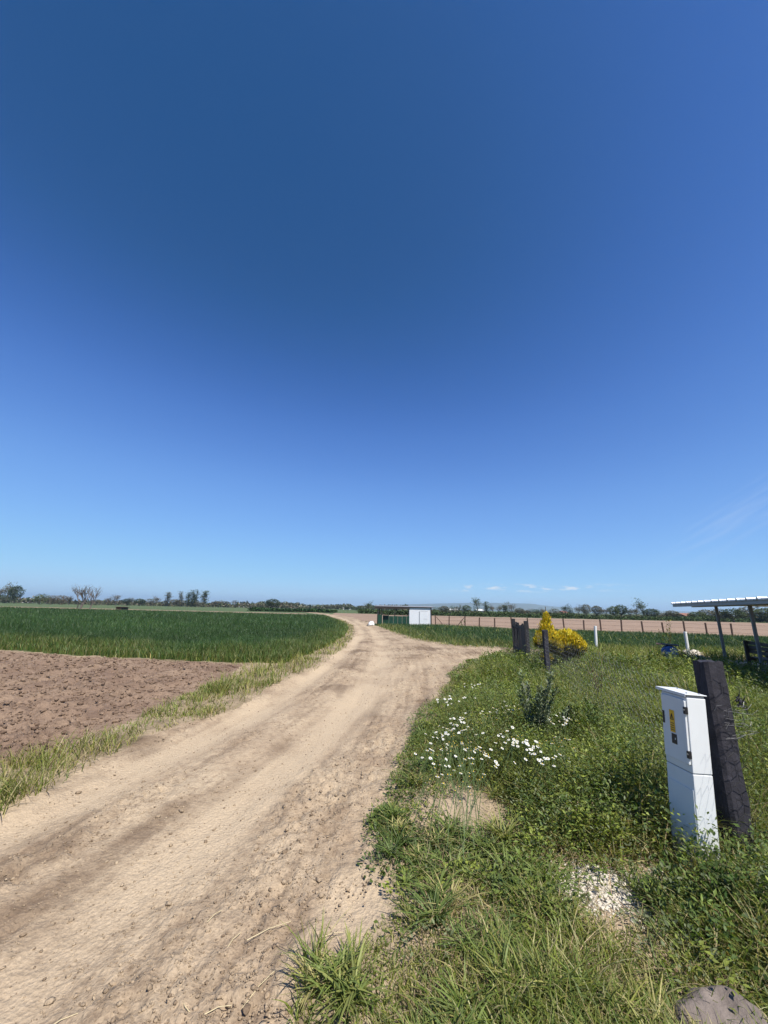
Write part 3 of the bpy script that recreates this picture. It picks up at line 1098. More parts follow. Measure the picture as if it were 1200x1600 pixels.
# hexagonal netting
def hex_net(p0, p1, z0, z1, cell, rad_, wob, wrap=None):
    p0, p1 = np.array(p0, float), np.array(p1, float)
    L = np.linalg.norm(p1 - p0)
    u = (p1 - p0) / L
    nrm = np.array([-u[1], u[0]])
    segs = []
    sx_, sz_ = cell, cell * .95
    for i_ in range(int(L / sx_) + 1):
        for j_ in range(int((z1 - z0) / (sz_ * .75)) + 1):
            ox = i_ * sx_ + (sx_ / 2 if j_ % 2 else 0)
            oz = z0 + j_ * sz_ * .75
            pts = [(ox + sx_ / 2 * math.sin(math.pi / 3 * k) * 1.0, oz + sz_ / 2 * math.cos(math.pi / 3 * k)) for k in range(6)]
            for k in (0, 1, 2):
                segs.append((pts[k], pts[k + 1]))
    A = np.array(segs)                       # n,2,2
    s_, z_ = A[..., 0], A[..., 1]
    k = (s_ <= L + .01).all(1) & (z_ < z1).all(1)
    s_, z_ = s_[k], z_[k]
    jx = .012 * fbm(s_ * 9 + 3.7, z_ * 9, 44, 2) * 2
    s_ = s_ + jx
    z_ = z_ + .012 * fbm(s_ * 9 - 7, z_ * 9, 45, 2) * 2 - .03 * np.abs(np.sin(s_ * 1.05)) * sstep(.5, 1.2, z_)
    off = wob * fbm(s_ * 1.5, z_ * 1.5, 46, 2)
    if wrap is not None:
        off = off + wrap(s_)
    X = np.stack([p0[0] + u[0] * s_ + nrm[0] * off, p0[1] + u[1] * s_ + nrm[1] * off, z_], -1)
    a, b = X[:, 0], X[:, 1]
    d = b - a
    d /= np.linalg.norm(d, axis=1)[:, None] + 1e-9
    n3 = np.array([nrm[0], nrm[1], 0.0])
    w_ = np.cross(d, n3)
    V_, T_ = [], []
    for e in (a, b):
        for q in range(3):
            an = 2 * math.pi * q / 3
            V_.append(e + rad_ * (math.cos(an) * n3 + math.sin(an) * w_))
    VV_ = np.stack(V_, 1).reshape(-1, 3)
    base = (np.arange(len(a)) * 6)[:, None]
    for q in range(3):
        r_ = (q + 1) % 3
        T_ += [base + np.array([q, r_, 3 + r_]), base + np.array([q, 3 + r_, 3 + q])]
    return VV_, np.concatenate(T_)


org = np.array([FENCE[1][0], FENCE[1][1], 0])
L1 = math.hypot(FENCE[1][0] - FENCE[0][0], FENCE[1][1] - FENCE[0][1])
bulge = lambda s_: .125 * np.exp(-((s_ - L1) / .12) ** 4)
for a_, b_, wr, mt in ((FENCE[0], (FENCE[1][0] + .03, FENCE[1][1] + .12), bulge, 'dark_wire'), ((FENCE[1][0] + .03, FENCE[1][1] + .12), FENCE[2], None, 'old_wire'), (FENCE[2], FENCE[3], None, 'old_wire')):
    vv, tt = hex_net(a_, b_, .02, 1.14 if a_ != FENCE[0] else 1.06, .115, .0008 if a_ == FENCE[0] else .0016, .03, wr)
    meshobj('wire_netting', np_mesh('wire_netting', vv - org, tt, mt), gf)
# netting folded round the wrapped post, with tied wire ends
pp = FENCE[1]
vv, tt = hex_net((pp[0] + .03, pp[1] - .072), (pp[0] + .23, pp[1] - .042), .02, 1.25, .125, .0020, .012)
meshobj('wire_netting', np_mesh('wire_netting', vv - org, tt, 'dark_wire'), gf)
rnd = random.Random(5)
for k in range(3):
    tw = MB()
    z = (.98, .90, .80)[k]
    for _ in range(9):
        p = Vector((.12 + rnd.uniform(-.1, .08), -.075, z + rnd.uniform(-.03, .03)))
        q = p + Vector((rnd.uniform(-.09, .13), rnd.uniform(-.03, .015), rnd.uniform(-.05, .05)))
        tw.tube([p, (p + q) / 2 + Vector((rnd.uniform(-.02, .02), -.01, rnd.uniform(-.02, .02))), q], .0010, 3, cap=False)
    tw.build('tied_wire', 'old_wire', gf)
kn = MB()
for _ in range(16):
    p = Vector((.215 + rnd.uniform(-.02, .02), -.03 + rnd.uniform(-.02, .02), 1.02 + rnd.uniform(-.04, .03)))
    q = p + Vector((rnd.uniform(-.01, .05), rnd.uniform(-.04, .02), rnd.uniform(-.05, .05)))
    kn.tube([p, (p + q) / 2 + Vector((.012, 0, .01)), q], .004, 4)
kn.build('wire_knot', 'black_felt', gf)

# ------------------------------------------------------------------ board gate at the end of the side track
ga, gb = Vector((*GATE_A, 0)), Vector((*GATE_B, 0))
gate = empty('board_gate', ga, math.atan2(gb.y - ga.y, gb.x - ga.x), 'black vertical board gate beside the yellow shrubs at the side track', 'gate')
gl = (gb - ga).length
rnd = random.Random(9)
for e in (0, gl):
    MB().box(e - .06, e + .06, -.06, .06, -.1, 1.33, .006).build('post', 'black_board', gate)
nb = 13
for k in range(nb):
    x0 = .10 + (gl - .2) * k / nb
    hh = 1.20 + rnd.uniform(-.05, .05)
    b_ = MB().box(x0 + rnd.uniform(.005, .02), x0 + (gl - .2) / nb - rnd.uniform(.012, .06), -.014, .012, rnd.uniform(.04, .10), hh, .002).build('board', 'black_board', gate)
    b_.rotation_euler = (rad(rnd.uniform(-2.0, 2.0)), rad(rnd.uniform(-.6, .6)), 0)
for z in (.30, 1.05):
    MB().box(.06, gl - .06, .0135, .045, z, z + .07, .002).build('rail', 'black_board', gate)


# ------------------------------------------------------------------ yellow shrubs
def spray_shrub(name, loc, lobes, n, size, label, trunk, cols, low):
    root = empty(name, loc, 0, label, 'shrub')
    P, D = [], []
    per = [max(40, int(n * l[3] * l[3] * l[4])) for l in lobes]
    tot = sum(per)
    for (cx_, cy2, cz_, rxy, rz_), m in zip(lobes, per):
        m = int(n * m / tot)
        d = RNG.normal(0, 1, (m, 3))
        d /= np.linalg.norm(d, axis=1)[:, None]
        rr_ = RNG.uniform(.35, 1.0, m) ** .6 * (1 + .20 * fbm(d[:, 0] * 3 + cx_ * 7, d[:, 1] * 3 + d[:, 2] * 2, 55, 3))
        P.append(np.array([cx_, cy2, cz_]) + d * rr_[:, None] * np.array([rxy, rxy, rz_]))
        D.append(d)
    P, D = np.concatenate(P), np.concatenate(D)
    az = np.arctan2(D[:, 1], D[:, 0]) + RNG.normal(0, .5, len(P))
    el = np.clip(.9 + .6 * D[:, 2] + RNG.normal(0, .3, len(P)), -.2, 1.55)
    c = tints(len(P), cols[0], var=.15)
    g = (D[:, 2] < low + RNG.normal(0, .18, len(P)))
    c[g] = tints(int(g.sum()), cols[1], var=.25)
    L = RNG.uniform(.6, 1.3, len(P)) * size
    v_, t_, c_ = leaves(P, L, L * .42, az, el, c)
    meshobj('foliage', np_mesh('foliage', v_, t_, 'matte_leaf', c_), root)
    tk = MB()
    for k, pth in enumerate(trunk):
        tk.tube(pth, .028 if k == 0 else .012, 6, .008)
    tk.build('trunk', 'bark', root)
    return root


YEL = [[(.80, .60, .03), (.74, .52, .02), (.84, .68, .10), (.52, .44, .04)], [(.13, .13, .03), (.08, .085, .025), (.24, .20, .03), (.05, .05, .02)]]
sb = (4.90, 10.7, .07)
spray_shrub('golden_shrub', sb, [(0, 0, .70, .42, .33), (.16, .05, .66, .36, .30), (-.22, -.05, .68, .30, .28), (.0, -.1, .85, .3, .22)], 9000, .075,
            'rounded bright yellow shrub with dark stem, behind the spired yellow one', [[(0, 0, -.05), (.02, 0, .3), (0, .02, .75)]] +
            [[(0, 0, .2), (.12 * math.cos(a), .12 * math.sin(a), .42), (.3 * math.cos(a), .3 * math.sin(a), .66)] for a in (0.3, 1.4, 2.6, 3.7, 4.9, 5.7)], YEL, -.18)
ss = (4.12, 10.0, 0)
spray_shrub('golden_conifer', ss, [(0, 0, .94, .28, .30), (0, 0, 1.22, .17, .20), (0.02, 0, 1.42, .07, .16), (-.14, 0, .86, .2, .16), (.14, 0, .88, .18, .18), (-.05, 0, .52, .14, .12), (.2, -.05, .78, .14, .2)], 6500, .065,
            'yellow conifer with a pointed spire growing behind a fence post', [[(0, 0, -.05), (.01, 0, .6), (0, 0, 1.5)], [(0, 0, .5), (0.01, 0, 1.3), (.02, 0, 1.73)]] +
            [[(0, 0, .5), (.1 * math.cos(a), .1 * math.sin(a), .75), (.2 * math.cos(a), .2 * math.sin(a), 1.0)] for a in (0.5, 2., 3.2, 4.4, 5.6)], YEL, -.35)

# ------------------------------------------------------------------ white marker stakes, drum
for (px, py, top, lab) in ((932, 1018, 979, 'white plastic marker stake with a twiggy sapling beside the yellow shrubs'), (1077, 1028, 988, 'leaning white plastic stake near the blue drum')):
    b = at(px, py)
    tpt = atY(px - (2 if px < 1000 else 6.5), top, b[1])
    st = empty('marker_stake', (b[0], b[1], 0), 0, lab, 'stake')
    p1 = Vector((tpt[0] - b[0], 0, tpt[2]))
    MB().tube([(0, 0, -.2), p1], .055, 10).build('pipe', 'white_plastic', st)
    MB().tube([p1 - Vector((0, 0, .02)), p1 + Vector((0, 0, .025))], .059, 10, .052).build('cap', 'white_plastic', st)
db = at(1048, 1030)
dr = empty('plastic_drum', (db[0] * .93, db[1] * .93, 0), rad(-35), 'blue plastic drum lying on its side under a rusty plate', 'drum')
dr.scale = (.9, .9, .9)
t = MB()
prof = [(-.42, .10), (-.42, .235), (-.39, .26), (-.2, .27), (-.18, .28), (-.16, .27), (.16, .27), (.18, .28), (.2, .27), (.38, .26), (.42, .23)]
t.tube([(0, -.42, .36), (0, .42, .36)], .262, 20)
for yy in (-.2, .2):
    t.tube([(0, yy - .02, .36), (0, yy + .02, .36)], .275, 20)
t.build('barrel', 'blue_plastic', dr, smooth=False)
MB().tube([(0, -.437, .36), (0, -.421, .36)], .242, 20, .25).build('lid', 'blue_plastic', dr)
MB().box(-.12, .12, -.441, -.4375, .35, .42, .0).build('label_print', 'white_plastic', dr)
pl_ = MB().box(-.42, .30, -.40, .42, .648, .668, .004).build('rusty_plate', 'rust')
pl_.parent = None
pl_.location = dr.location
pl_.scale = (.9, .9, .9)
pl_.rotation_euler = (0, rad(2), rad(-35))
tag(pl_, 'rusty steel plate lying on the blue drum', 'plate')

# ------------------------------------------------------------------ canopy, terrace and bench
c1, c2 = Vector((10.82, 12.76, 0)), Vector((10.08, 10.78, 0))
cd_ = (c2 - c1).normalized()
can = empty('canopy', c1, math.atan2(cd_.y, cd_.x), 'white ribbed sheet roof canopy on slim grey posts over the terrace', 'canopy')
# local x runs towards the viewer along the posts, local y is away from the road
RL0, RL1, RW0, RW1, RH = -2.0, 7.0, -.60, 3.2, 1.97


def rz_(yv):
    return RH - (yv - RW0) * .015


for xp in (0, (c2 - c1).length, 2 * (c2 - c1).length, 3 * (c2 - c1).length):
    MB().box(xp - .035, xp + .035, -.035, .035, -.05, rz_(0) - .08, .004).build('post', 'post_steel', can)
    MB().box(xp - .035, xp + .035, 2.6, 2.67, -.05, rz_(2.6) - .08, .004).build('post', 'post_steel', can)
MB().box(RL0, RL1, RW0, RW0 + .05, rz_(RW0) - .085, rz_(RW0) + .005, .003).build('fascia_beam', 'beam_grey', can)
MB().box(RL0 + .05, RL1, -.04, .04, rz_(0) - .0795, rz_(0) - .004, .003).build('beam', 'beam_grey', can)
MB().box(RL0 + .05, RL1, 2.6, 2.68, rz_(2.6) - .0795, rz_(2.6) - .004, .003).build('beam', 'beam_grey', can)
# ribbed sheet panels, 0.5 m each
pan = bmesh.new()
prof = [(0, .0), (.03, .04), (.07, .04), (.10, 0), (.246, 0), (.254, .008), (.28, .008), (.288, 0), (.494, 0)]
y0_, y1_ = RW0 - .04, RW1
lo_ = [[pan.verts.new((px, yv, (0 if yv == y0_ else -(y1_ - y0_) * .015) + pz + dz)) for px, pz in prof] for yv in (y0_, y1_) for dz in (0, .035)]
for q in range(len(prof) - 1):
    a_, b_, c_, d_ = lo_
    pan.faces.new((a_[q], a_[q + 1], c_[q + 1], c_[q]))
    pan.faces.new((b_[q], d_[q], d_[q + 1], b_[q + 1]))
    pan.faces.new((a_[q], b_[q], b_[q + 1], a_[q + 1]))
    pan.faces.new((c_[q], c_[q + 1], d_[q + 1], d_[q]))
for e in (0, -1):
    pan.faces.new((lo_[0][e], lo_[2][e], lo_[3][e], lo_[1][e]))
bmesh.ops.recalc_face_normals(pan, faces=pan.faces)
pme = bpy.data.meshes.new('roof_sheet')
pan.to_mesh(pme)
pan.free()
pme.materials.append(MATS['roof_white'])
for k in range(18):
    meshobj('roof_sheet', pme, can, (RL0 + .5 * k - .02, 0, RH + .0095))

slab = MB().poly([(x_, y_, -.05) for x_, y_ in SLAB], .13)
tag(slab.build('terrace', 'shaded_paving'), kind='structure')
# rubble edging along the terrace
n = 900
tpar = RNG.uniform(0, 1, n)
edge_ = np.array([(13.2, 17.4), (10.75, 13.45), (14.8, 12.5)])
x = np.interp(tpar, (0, .5, 1), edge_[:, 0]) + RNG.normal(0, .13, n)
y = np.interp(tpar, (0, .5, 1), edge_[:, 1]) + RNG.normal(0, .13, n) + .1
s = np.clip(RNG.lognormal(-2.9, .4, n), .03, .12)
vv, tt = stones(np.stack([x, y, .05 + 0 * x + s * .4], 1), s, .7)
tag(meshobj('edging_stones', np_mesh('edging_stones', vv, tt, 'pale_stone')), 'pale rubble stones edging the terrace under the canopy', 'stones', kind='stuff')

bb = empty('bench', (10.56, 11.75, .082), math.atan2(cd_.y, cd_.x), 'dark wooden slatted bench standing under the canopy', 'bench')
for xx in (0, 1.42):
    MB().box(xx, xx + .08, 0, .08, 0, .84, .004).build('leg', 'dark_wood', bb)
    MB().box(xx, xx + .08, .46, .54, 0, .58, .004).build('leg', 'dark_wood', bb)
    MB().box(xx + .005, xx + .075, .081, .54, .581, .62, .004).build('armrest', 'dark_wood', bb)
    MB().box(xx + .015, xx + .065, .081, .459, .30, .37, .003).build('seat_rail', 'dark_wood', bb)
for z0 in (.50, .62, .735):
    MB().box(-.03, 1.53, .081, .105, z0, z0 + .095, .004).build('back_slat', 'dark_wood', bb)
for k in range(5):
    MB().box(.0, 1.50, .112 + k * .085, .112 + k * .085 + .07, .371, .397, .003).build('seat_slat', 'dark_wood', bb)

# ------------------------------------------------------------------ field shed
sh = empty('field_shed', (-.42, 38.0, 0), rad(-2.5), 'long low field shed with white room, green sheeting and open roofed bay', 'shed')
SWd, SD = 5.15, 3.0
wx = 3.05
MB().box(wx, SWd - .08, 0, SD, -.1, 1.74, .01).build('white_room', 'shed_white', sh)
dd = MB().box(wx + .98, wx + 1.72, -.03, -.003, .12, 1.40, .005).build('door', 'shed_white', sh)
MB().box(wx + .95, wx + 1.75, -.036, -.031, 1.405, 1.425).build('door_frame', 'grey_seam', sh)
MB().box(wx + .945, wx + .965, -.036, -.004, .1, 1.405).build('door_frame', 'grey_seam', sh)
MB().box(wx + 1.35, wx + 1.72, -.04, -.031, .70, .72).build('latch', 'grey_seam', dd)
MB().box(SWd - .075, SWd + .01, -.05, .05, -.1, 1.76, .004).build('post', 'shed_dark', sh)
rf = MB()
rf.poly([(-.30, -.13, 0), (SWd + .28, -.13, 0), (SWd + .28, SD + .3, 0), (-.30, SD + .3, 0)], .025)
rfo = rf.build('roof', 'shed_roof', sh, (0, 0, 1.80))
rfo.rotation_euler = (rad(1.5), 0, 0)
MB().box(-.28, wx - .005, -.11, -.05, 1.58, 1.785, .004).build('fascia', 'shed_dark', sh)
MB().box(wx - .004, SWd + .26, -.11, -.05, 1.742, 1.785, .003).build('fascia', 'shed_dark', sh)
MB().box(-.28, SWd + .26, 2.9, 2.99, 1.72, 1.84, .004).build('fascia', 'shed_dark', sh)
for xx, yy in ((.0, 0), (.34, 0), (1.62, 0), (0, 2.85), (1.6, 2.85), (2.95, 2.85)):
    MB().box(xx, xx + .08, yy, yy + .08, -.1, 1.80 if yy else 1.70).build('post', 'shed_dark', sh)
for (xa, za, xb, zb) in ((1.05, 1.0, 1.64, 1.66), (2.25, 1.0, 1.68, 1.66), (2.3, 1.62, 3.0, 1.05)):
    MB().beam((xa, 2.80, za), (xb, 2.80, zb), .05, .07).build('brace', 'shed_dark', sh)
for z in (.95, 1.60):
    MB().box(.08, 3.0, 2.82, 2.86, z, z + .06).build('rail', 'shed_dark', sh)
# green sheets: each panel leans a little its own way
rnd = random.Random(3)
xx = 1.12
k = 0
while xx < wx - .03:
    w_ = min(.42, wx - .02 - xx)
    p_ = MB().box(xx, xx + w_ - .015, -.05 - .012 * (k % 2), -.03 - .012 * (k % 2), .0, .93 + rnd.uniform(-.03, .03), .003).build('green_sheet', 'green_sheet', sh)
    xx += w_
    k += 1
MB().box(.06, .40, -.06, -.04, 0, 1.02, .003).build('green_sheet', 'green_sheet', sh)
MB().box(-.02, .0, .0, 2.8, 0, 1.35, .003).build('green_sheet', 'green_sheet', sh)
MB().box(.5, 1.08, .45, .47, 0, .96, .003).build('green_door', 'green_sheet', sh)
MB().box(.41, .46, -.06, .0, 0, 1.15, .003).build('post', 'green_sheet', sh)
MB().box(1.06, 1.11, -.07, .0, 0, 1.05, .003).build('post', 'green_sheet', sh)
# white sack beside it
bm = bmesh.new()
bmesh.ops.create_icosphere(bm, subdivisions=3, radius=1)
for v_ in bm.verts:
    c_ = v_.co
    n_ = fbm(np.array([c_.x * 1.7 + 3]), np.array([c_.y * 1.7 + c_.z]), 8, 3)[0]
    v_.co = Vector((c_.x * .30, c_.y * .25, max(-.12, c_.z) * .36)) * (1 + .3 * n_)
me = bpy.data.meshes.new('sack')
bm.to_mesh(me)
bm.free()
me.materials.append(MATS['white_plastic'])
so = meshobj('sack', me, None, (-.98, 37.4, .09))
tag(so, 'bulging white sack on the grass beside the green shed sheeting', 'sack')

# ------------------------------------------------------------------ post and wire fence round the green field
ff = empty('field_fence', (5.2, 38.3, 0), 0, 'rusty post and wire fence between green crop and bare brown field', 'fence')
line = [Vector((5.2, 38.3, 0)), Vector((11.3, 34.5, 0)), Vector((18.4, 33.5, 0)), Vector((24, 31.6, 0)), Vector((34, 28.1, 0)), Vector((46, 23, 0))]
rnd = random.Random(12)
pts = []
for a_, b_ in zip(line, line[1:]):
    n_ = max(1, round((b_ - a_).length / 1.45))
    pts += [a_ + (b_ - a_) * k / n_ for k in range(n_)]
pts.append(line[-1])
for k, p in enumerate(pts):
    q = p - line[0] + Vector((rnd.uniform(-.1, .1), rnd.uniform(-.08, .08), 0))
    hh = 1.06 + rnd.uniform(-.10, .10)
    m_ = MB().beam(q + Vector((0, 0, -.1)), q + Vector((rnd.uniform(-.07, .07), 0, hh)), .085, .085)
    m_.build('post', 'rust', ff)
    if k in (0,):
        MB().beam(q + Vector((.06, .02, .92)), q + Vector((.85, .02, .02)), .05, .05).build('brace', 'rust', ff)
    if k in (2,):
        MB().beam(q + Vector((-.06, .02, .92)), q + Vector((-.85, .02, .02)), .05, .05).build('brace', 'rust', ff)
for z in (.35, .65, .95):
    MB().tube([p - line[0] + Vector((0, -.04, z - .02 * (i_ % 2))) for i_, p in enumerate(pts)], .006, 4, cap=False).build('wire', 'rust', ff)

# ------------------------------------------------------------------ trees
def limb(tk, p, d, L, r, depth, rnd, tips, gnarl=.25):
    pts_, q = [p], p.copy()
    dd_ = d.copy()
    for _ in range(3):
        dd_ = (dd_ + Vector((rnd.uniform(-1, 1), rnd.uniform(-1, 1), rnd.uniform(-.5, .8))) * gnarl * .5).normalized()
        q = q + dd_ * (L / 3)
        pts_.append(q.copy())
    tk.tube(pts_, r, 5 if depth > 1 else 4, r * .45, cap=False)
    tips.append(q.copy())
    if depth > 0:
        for k in range(rnd.choice((3, 4))):
            f = rnd.uniform(.35, 1)
            base = pts_[0].lerp(pts_[-1], f)
            nd = (dd_ + Vector((rnd.uniform(-1, 1), rnd.uniform(-1, 1), rnd.uniform(-.3, .7))) * .85).normalized()
            limb(tk, base, nd, L * rnd.uniform(.5, .72), r * .5, depth - 1, rnd, tips, gnarl)


def tree_meshes(kind, seed):
    """unit tree one metre tall: trunk mesh and crown mesh"""
    rnd = random.Random(seed)
    tk = MB()
    tips = []
    slim = {'poplar': .16, 'conifer': .2, 'round': .44, 'loose': .30, 'bare': .40, 'bush': .75}[kind]
    if kind in ('poplar', 'conifer'):
        tk.tube([(0, 0, -.03), (0.01, 0, .3), (0, .01, .9)], .022, 6, .005)
        for k in range(22):
            z = rnd.uniform(.04, .85)
            a = rnd.uniform(0, 6.28)
            l = slim * (1.1 - z) * rnd.uniform(.5, 1) if kind == 'conifer' else slim * rnd.uniform(.4, .8) * (1 - abs(z - .5) * .8)
            e = Vector((math.cos(a) * l, math.sin(a) * l, z + (.12 if kind == 'poplar' else .02)))
            tk.tube([(0, 0, z), e], .006, 4, .002, cap=False)
            tips.append(e)
            tips.append(Vector((0, 0, z)).lerp(e, .5))
    else:
        st = 1 if kind in ('round', 'loose') else rnd.choice((3, 4))
        for k in range(st):
            a = rnd.uniform(0, 6.28)
            off = 0 if st == 1 else .08
            lean = .06 if st == 1 else .35
            tk.tube([(off * math.cos(a), off * math.sin(a), -.03), (off * math.cos(a) + lean * .3 * math.cos(a), off * math.sin(a) + lean * .3 * math.sin(a), .3)], .03 if st == 1 else .018, 6, .02 if st == 1 else .012, cap=False)
            p = Vector((off * math.cos(a) + lean * .3 * math.cos(a), off * math.sin(a) + lean * .3 * math.sin(a), .29))
            for m in range(5 if st == 1 else 3):
                aa = rnd.uniform(0, 6.28)
                limb(tk, p - Vector((0, 0, rnd.uniform(0, .1))), Vector((math.cos(aa) * .55 * slim / .35, math.sin(aa) * .55 * slim / .35, 1)).normalized(), rnd.uniform(.26, .4), .011, 2, rnd, tips, .4)
    tk_o = tk
    T_ = np.array([t_[:] for t_ in tips])
    T_[:, 2] = np.clip(T_[:, 2], .1, 1)
    rg = np.random.default_rng(seed)
    n_ = {'poplar': 900, 'conifer': 800, 'round': 1500, 'loose': 650, 'bare': 330, 'bush': 1100}[kind]
    sp = {'poplar': .045, 'conifer': .04, 'round': .085, 'loose': .055, 'bare': .02, 'bush': .10}[kind]
    P = T_[rg.integers(0, len(T_), n_)] + rg.normal(0, sp, (n_, 3))
    P[:, 2] = np.clip(P[:, 2], .08 if kind in ('bush', 'conifer', 'poplar') else .18, 1.0)
    if kind in ('poplar', 'loose', 'round'):
        low_ = rg.uniform(0, 1, n_) < .4
        P[low_, 2] *= rg.uniform(.3, 1, int(low_.sum()))
    if kind in ('round', 'bush'):
        d = rg.normal(0, 1, (n_, 3))
        d /= np.linalg.norm(d, axis=1)[:, None]
        lob = 1 + .28 * fbm(d[:, 0] * 2.2 + seed, d[:, 2] * 2.2 + d[:, 1], seed, 3)
        E = np.array([0, 0, .62 if kind == 'round' else .5]) + d * (lob * rg.uniform(.55, 1, n_) ** .5)[:, None] * np.array([.36, .36, .36] if kind == 'round' else [.7, .7, .48])
        sel = rg.uniform(0, 1, n_) < .72
        P[sel] = E[sel]
        P[:, 2] = np.clip(P[:, 2], .04, 1.05)
    return tk_o, P, rg


PAL = {'dark': [(.050, .075, .028), (.038, .058, .024), (.070, .095, .036)], 'green': [(.095, .125, .045), (.075, .10, .04), (.12, .145, .055)],
       'grey': [(.145, .14, .09), (.115, .115, .072), (.17, .155, .11)], 'brown': [(.175, .13, .095), (.14, .115, .08), (.15, .14, .085)]}
TREES = {}


def tree_type(kind, pal, var):
    key = (kind, pal, var)
    if key not in TREES:
        tk, P, rg = tree_meshes(kind, {'poplar': 10, 'conifer': 20, 'round': 30, 'loose': 40, 'bare': 50, 'bush': 60}[kind] + var)
        bmesh.ops.recalc_face_normals(tk.bm, faces=tk.bm.faces)
        top = np.percentile(P[:, 2], 98)
        wid = 2 * np.percentile(np.hypot(P[:, 0], P[:, 1]), 90)
        P = P / np.array([wid, wid, top])
        for v_ in tk.bm.verts:
            v_.co = Vector((v_.co.x / wid, v_.co.y / wid, min(1.0, v_.co.z / top)))
        me = bpy.data.meshes.new('trunk')
        tk.bm.to_mesh(me)
        tk.bm.free()
        me.materials.append(MATS['bark_pale' if kind == 'bare' else 'bark'])
        sz = {'poplar': .045, 'conifer': .04, 'round': .06, 'loose': .05, 'bare': .024, 'bush': .075}[kind]
        L = RNG.uniform(.6, 1.4, len(P)) * sz
        v_, t_, c_ = leaves(P * np.array([wid, wid, 1]), L, L * .7, RNG.uniform(0, 6.28, len(P)), RNG.uniform(-.8, 1.3, len(P)), tints(len(P), PAL[pal], var=.25))
        v_ = v_ / np.array([wid, wid, 1])
        TREES[key] = (me, np_mesh('crown', v_, t_, 'matte_leaf', c_))
    return TREES[key]


DESC = {('poplar', 'dark'): 'slim dark poplar', ('poplar', 'green'): 'slim green poplar', ('poplar', 'grey'): 'slim grey-green half-leafed poplar', ('conifer', 'dark'): 'dark pointed conifer',
        ('round', 'dark'): 'dark green round-crowned tree', ('round', 'green'): 'mid green broad-crowned tree', ('round', 'grey'): 'grey-green broad-crowned tree',
        ('loose', 'grey'): 'grey-green thinly leafed tree', ('loose', 'green'): 'light green loose-crowned tree', ('loose', 'dark'): 'dark loose-crowned tree', ('loose', 'brown'): 'brownish budding tree',
        ('bare', 'brown'): 'bare brown many-stemmed tree', ('bush', 'green'): 'green bush', ('bush', 'dark'): 'dark green bush', ('bush', 'brown'): 'brown bare bush', ('bush', 'grey'): 'grey-green bush'}
cnt = {}


def tree(px, top, width, kind, pal, Y, where, special=None):
    """width in photo pixels; height follows from the distance and the top of the crown"""
    p = atY(px, top, Y)
    h = max(1.2, p[2])
    k = cnt.get((kind, pal), 0)
    cnt[(kind, pal)] = k + 1
    tr_, cr_ = tree_type(kind, pal, k % 3)
    sxy = width / 620 * Y
    name = {'poplar': 'poplar_tree', 'conifer': 'conifer_tree', 'bush': 'bush'}.get(kind, 'field_tree')
    lab = special or (DESC[(kind, pal)] + ' ' + where)
    o = empty(name, (p[0], Y, 0), (k * 2.399 + px) % 6.28, lab, 'bush' if kind == 'bush' else 'tree', None if special else DESC[(kind, pal)] + 's ' + where)
    o.scale = (sxy, sxy, h)
    meshobj('trunk', tr_, o)
    meshobj('crown', cr_, o)


WL = 'on the horizon behind the wheat'
for a_ in ((4, 917, 16, 'loose', 'grey', 230), (17, 911, 22, 'loose', 'grey', 235), (28, 917, 18, 'round', 'dark', 226), (10, 930, 24, 'bush', 'dark', 222),
           (48, 936, 18, 'bush', 'dark', 250), (66, 929, 20, 'bush', 'green', 190), (82, 931, 20, 'bush', 'brown', 195), (98, 931, 20, 'bush', 'brown', 200), (110, 932, 14, 'loose', 'brown', 200),
           (152, 937, 14, 'bush', 'grey', 210), (171, 933, 12, 'loose', 'brown', 230), (183, 930, 13, 'loose', 'brown', 235), (199, 936, 12, 'round', 'dark', 240), (207, 934, 9, 'loose', 'grey', 240), (219, 936, 16, 'round', 'dark', 240),
           (236, 936, 18, 'bush', 'grey', 245), (246, 932, 12, 'loose', 'brown', 250), (263, 926, 10, 'poplar', 'grey', 255), (274, 937, 14, 'round', 'grey', 250), (284, 925, 8, 'poplar', 'grey', 255),
           (296, 926, 9, 'poplar', 'dark', 255), (303, 923, 10, 'poplar', 'dark', 250), (308, 924, 9, 'poplar', 'dark', 258), (321, 924, 12, 'poplar', 'green', 255), (312, 940, 16, 'bush', 'grey', 250), (334, 939, 12, 'loose', 'brown', 265),
           (342, 938, 12, 'loose', 'grey', 265), (353, 940, 14, 'round', 'grey', 270), (366, 938, 9, 'loose', 'brown', 300), (384, 944, 10, 'bush', 'grey', 320), (396, 944, 12, 'bush', 'dark', 320), (408, 946, 12, 'bush', 'green', 320)):
    tree(*a_, WL)
tree(427, 937, 21, 'round', 'dark', 200, '', 'dark round tree standing alone left of the green-roofed hall')
tree(497, 945, 5, 'round', 'dark', 420, '', 'small dark round tree at the end of the green-roofed hall')
tree(128, 914, 30, 'bare', 'brown', 92, '', 'bare twiggy tree at the far edge of the wheat, taller one')
tree(144, 917, 26, 'bare', 'brown', 95, '', 'bare twiggy tree at the far edge of the wheat, reddish lower one')
WM = 'beyond the shed near the distant hills'
for a_ in ((512, 946, 8, 'round', 'grey', 300), (521, 945, 8, 'loose', 'brown', 300), (529, 946, 9, 'round', 'grey', 305), (543, 948, 11, 'round', 'dark', 260), (556, 949, 12, 'bush', 'dark', 240)):
    tree(*a_, WM)
tree(576, 940, 13, 'loose', 'green', 150, '', 'light green tree just left of the shed roof')
WR = 'on the tree line behind the brown field'
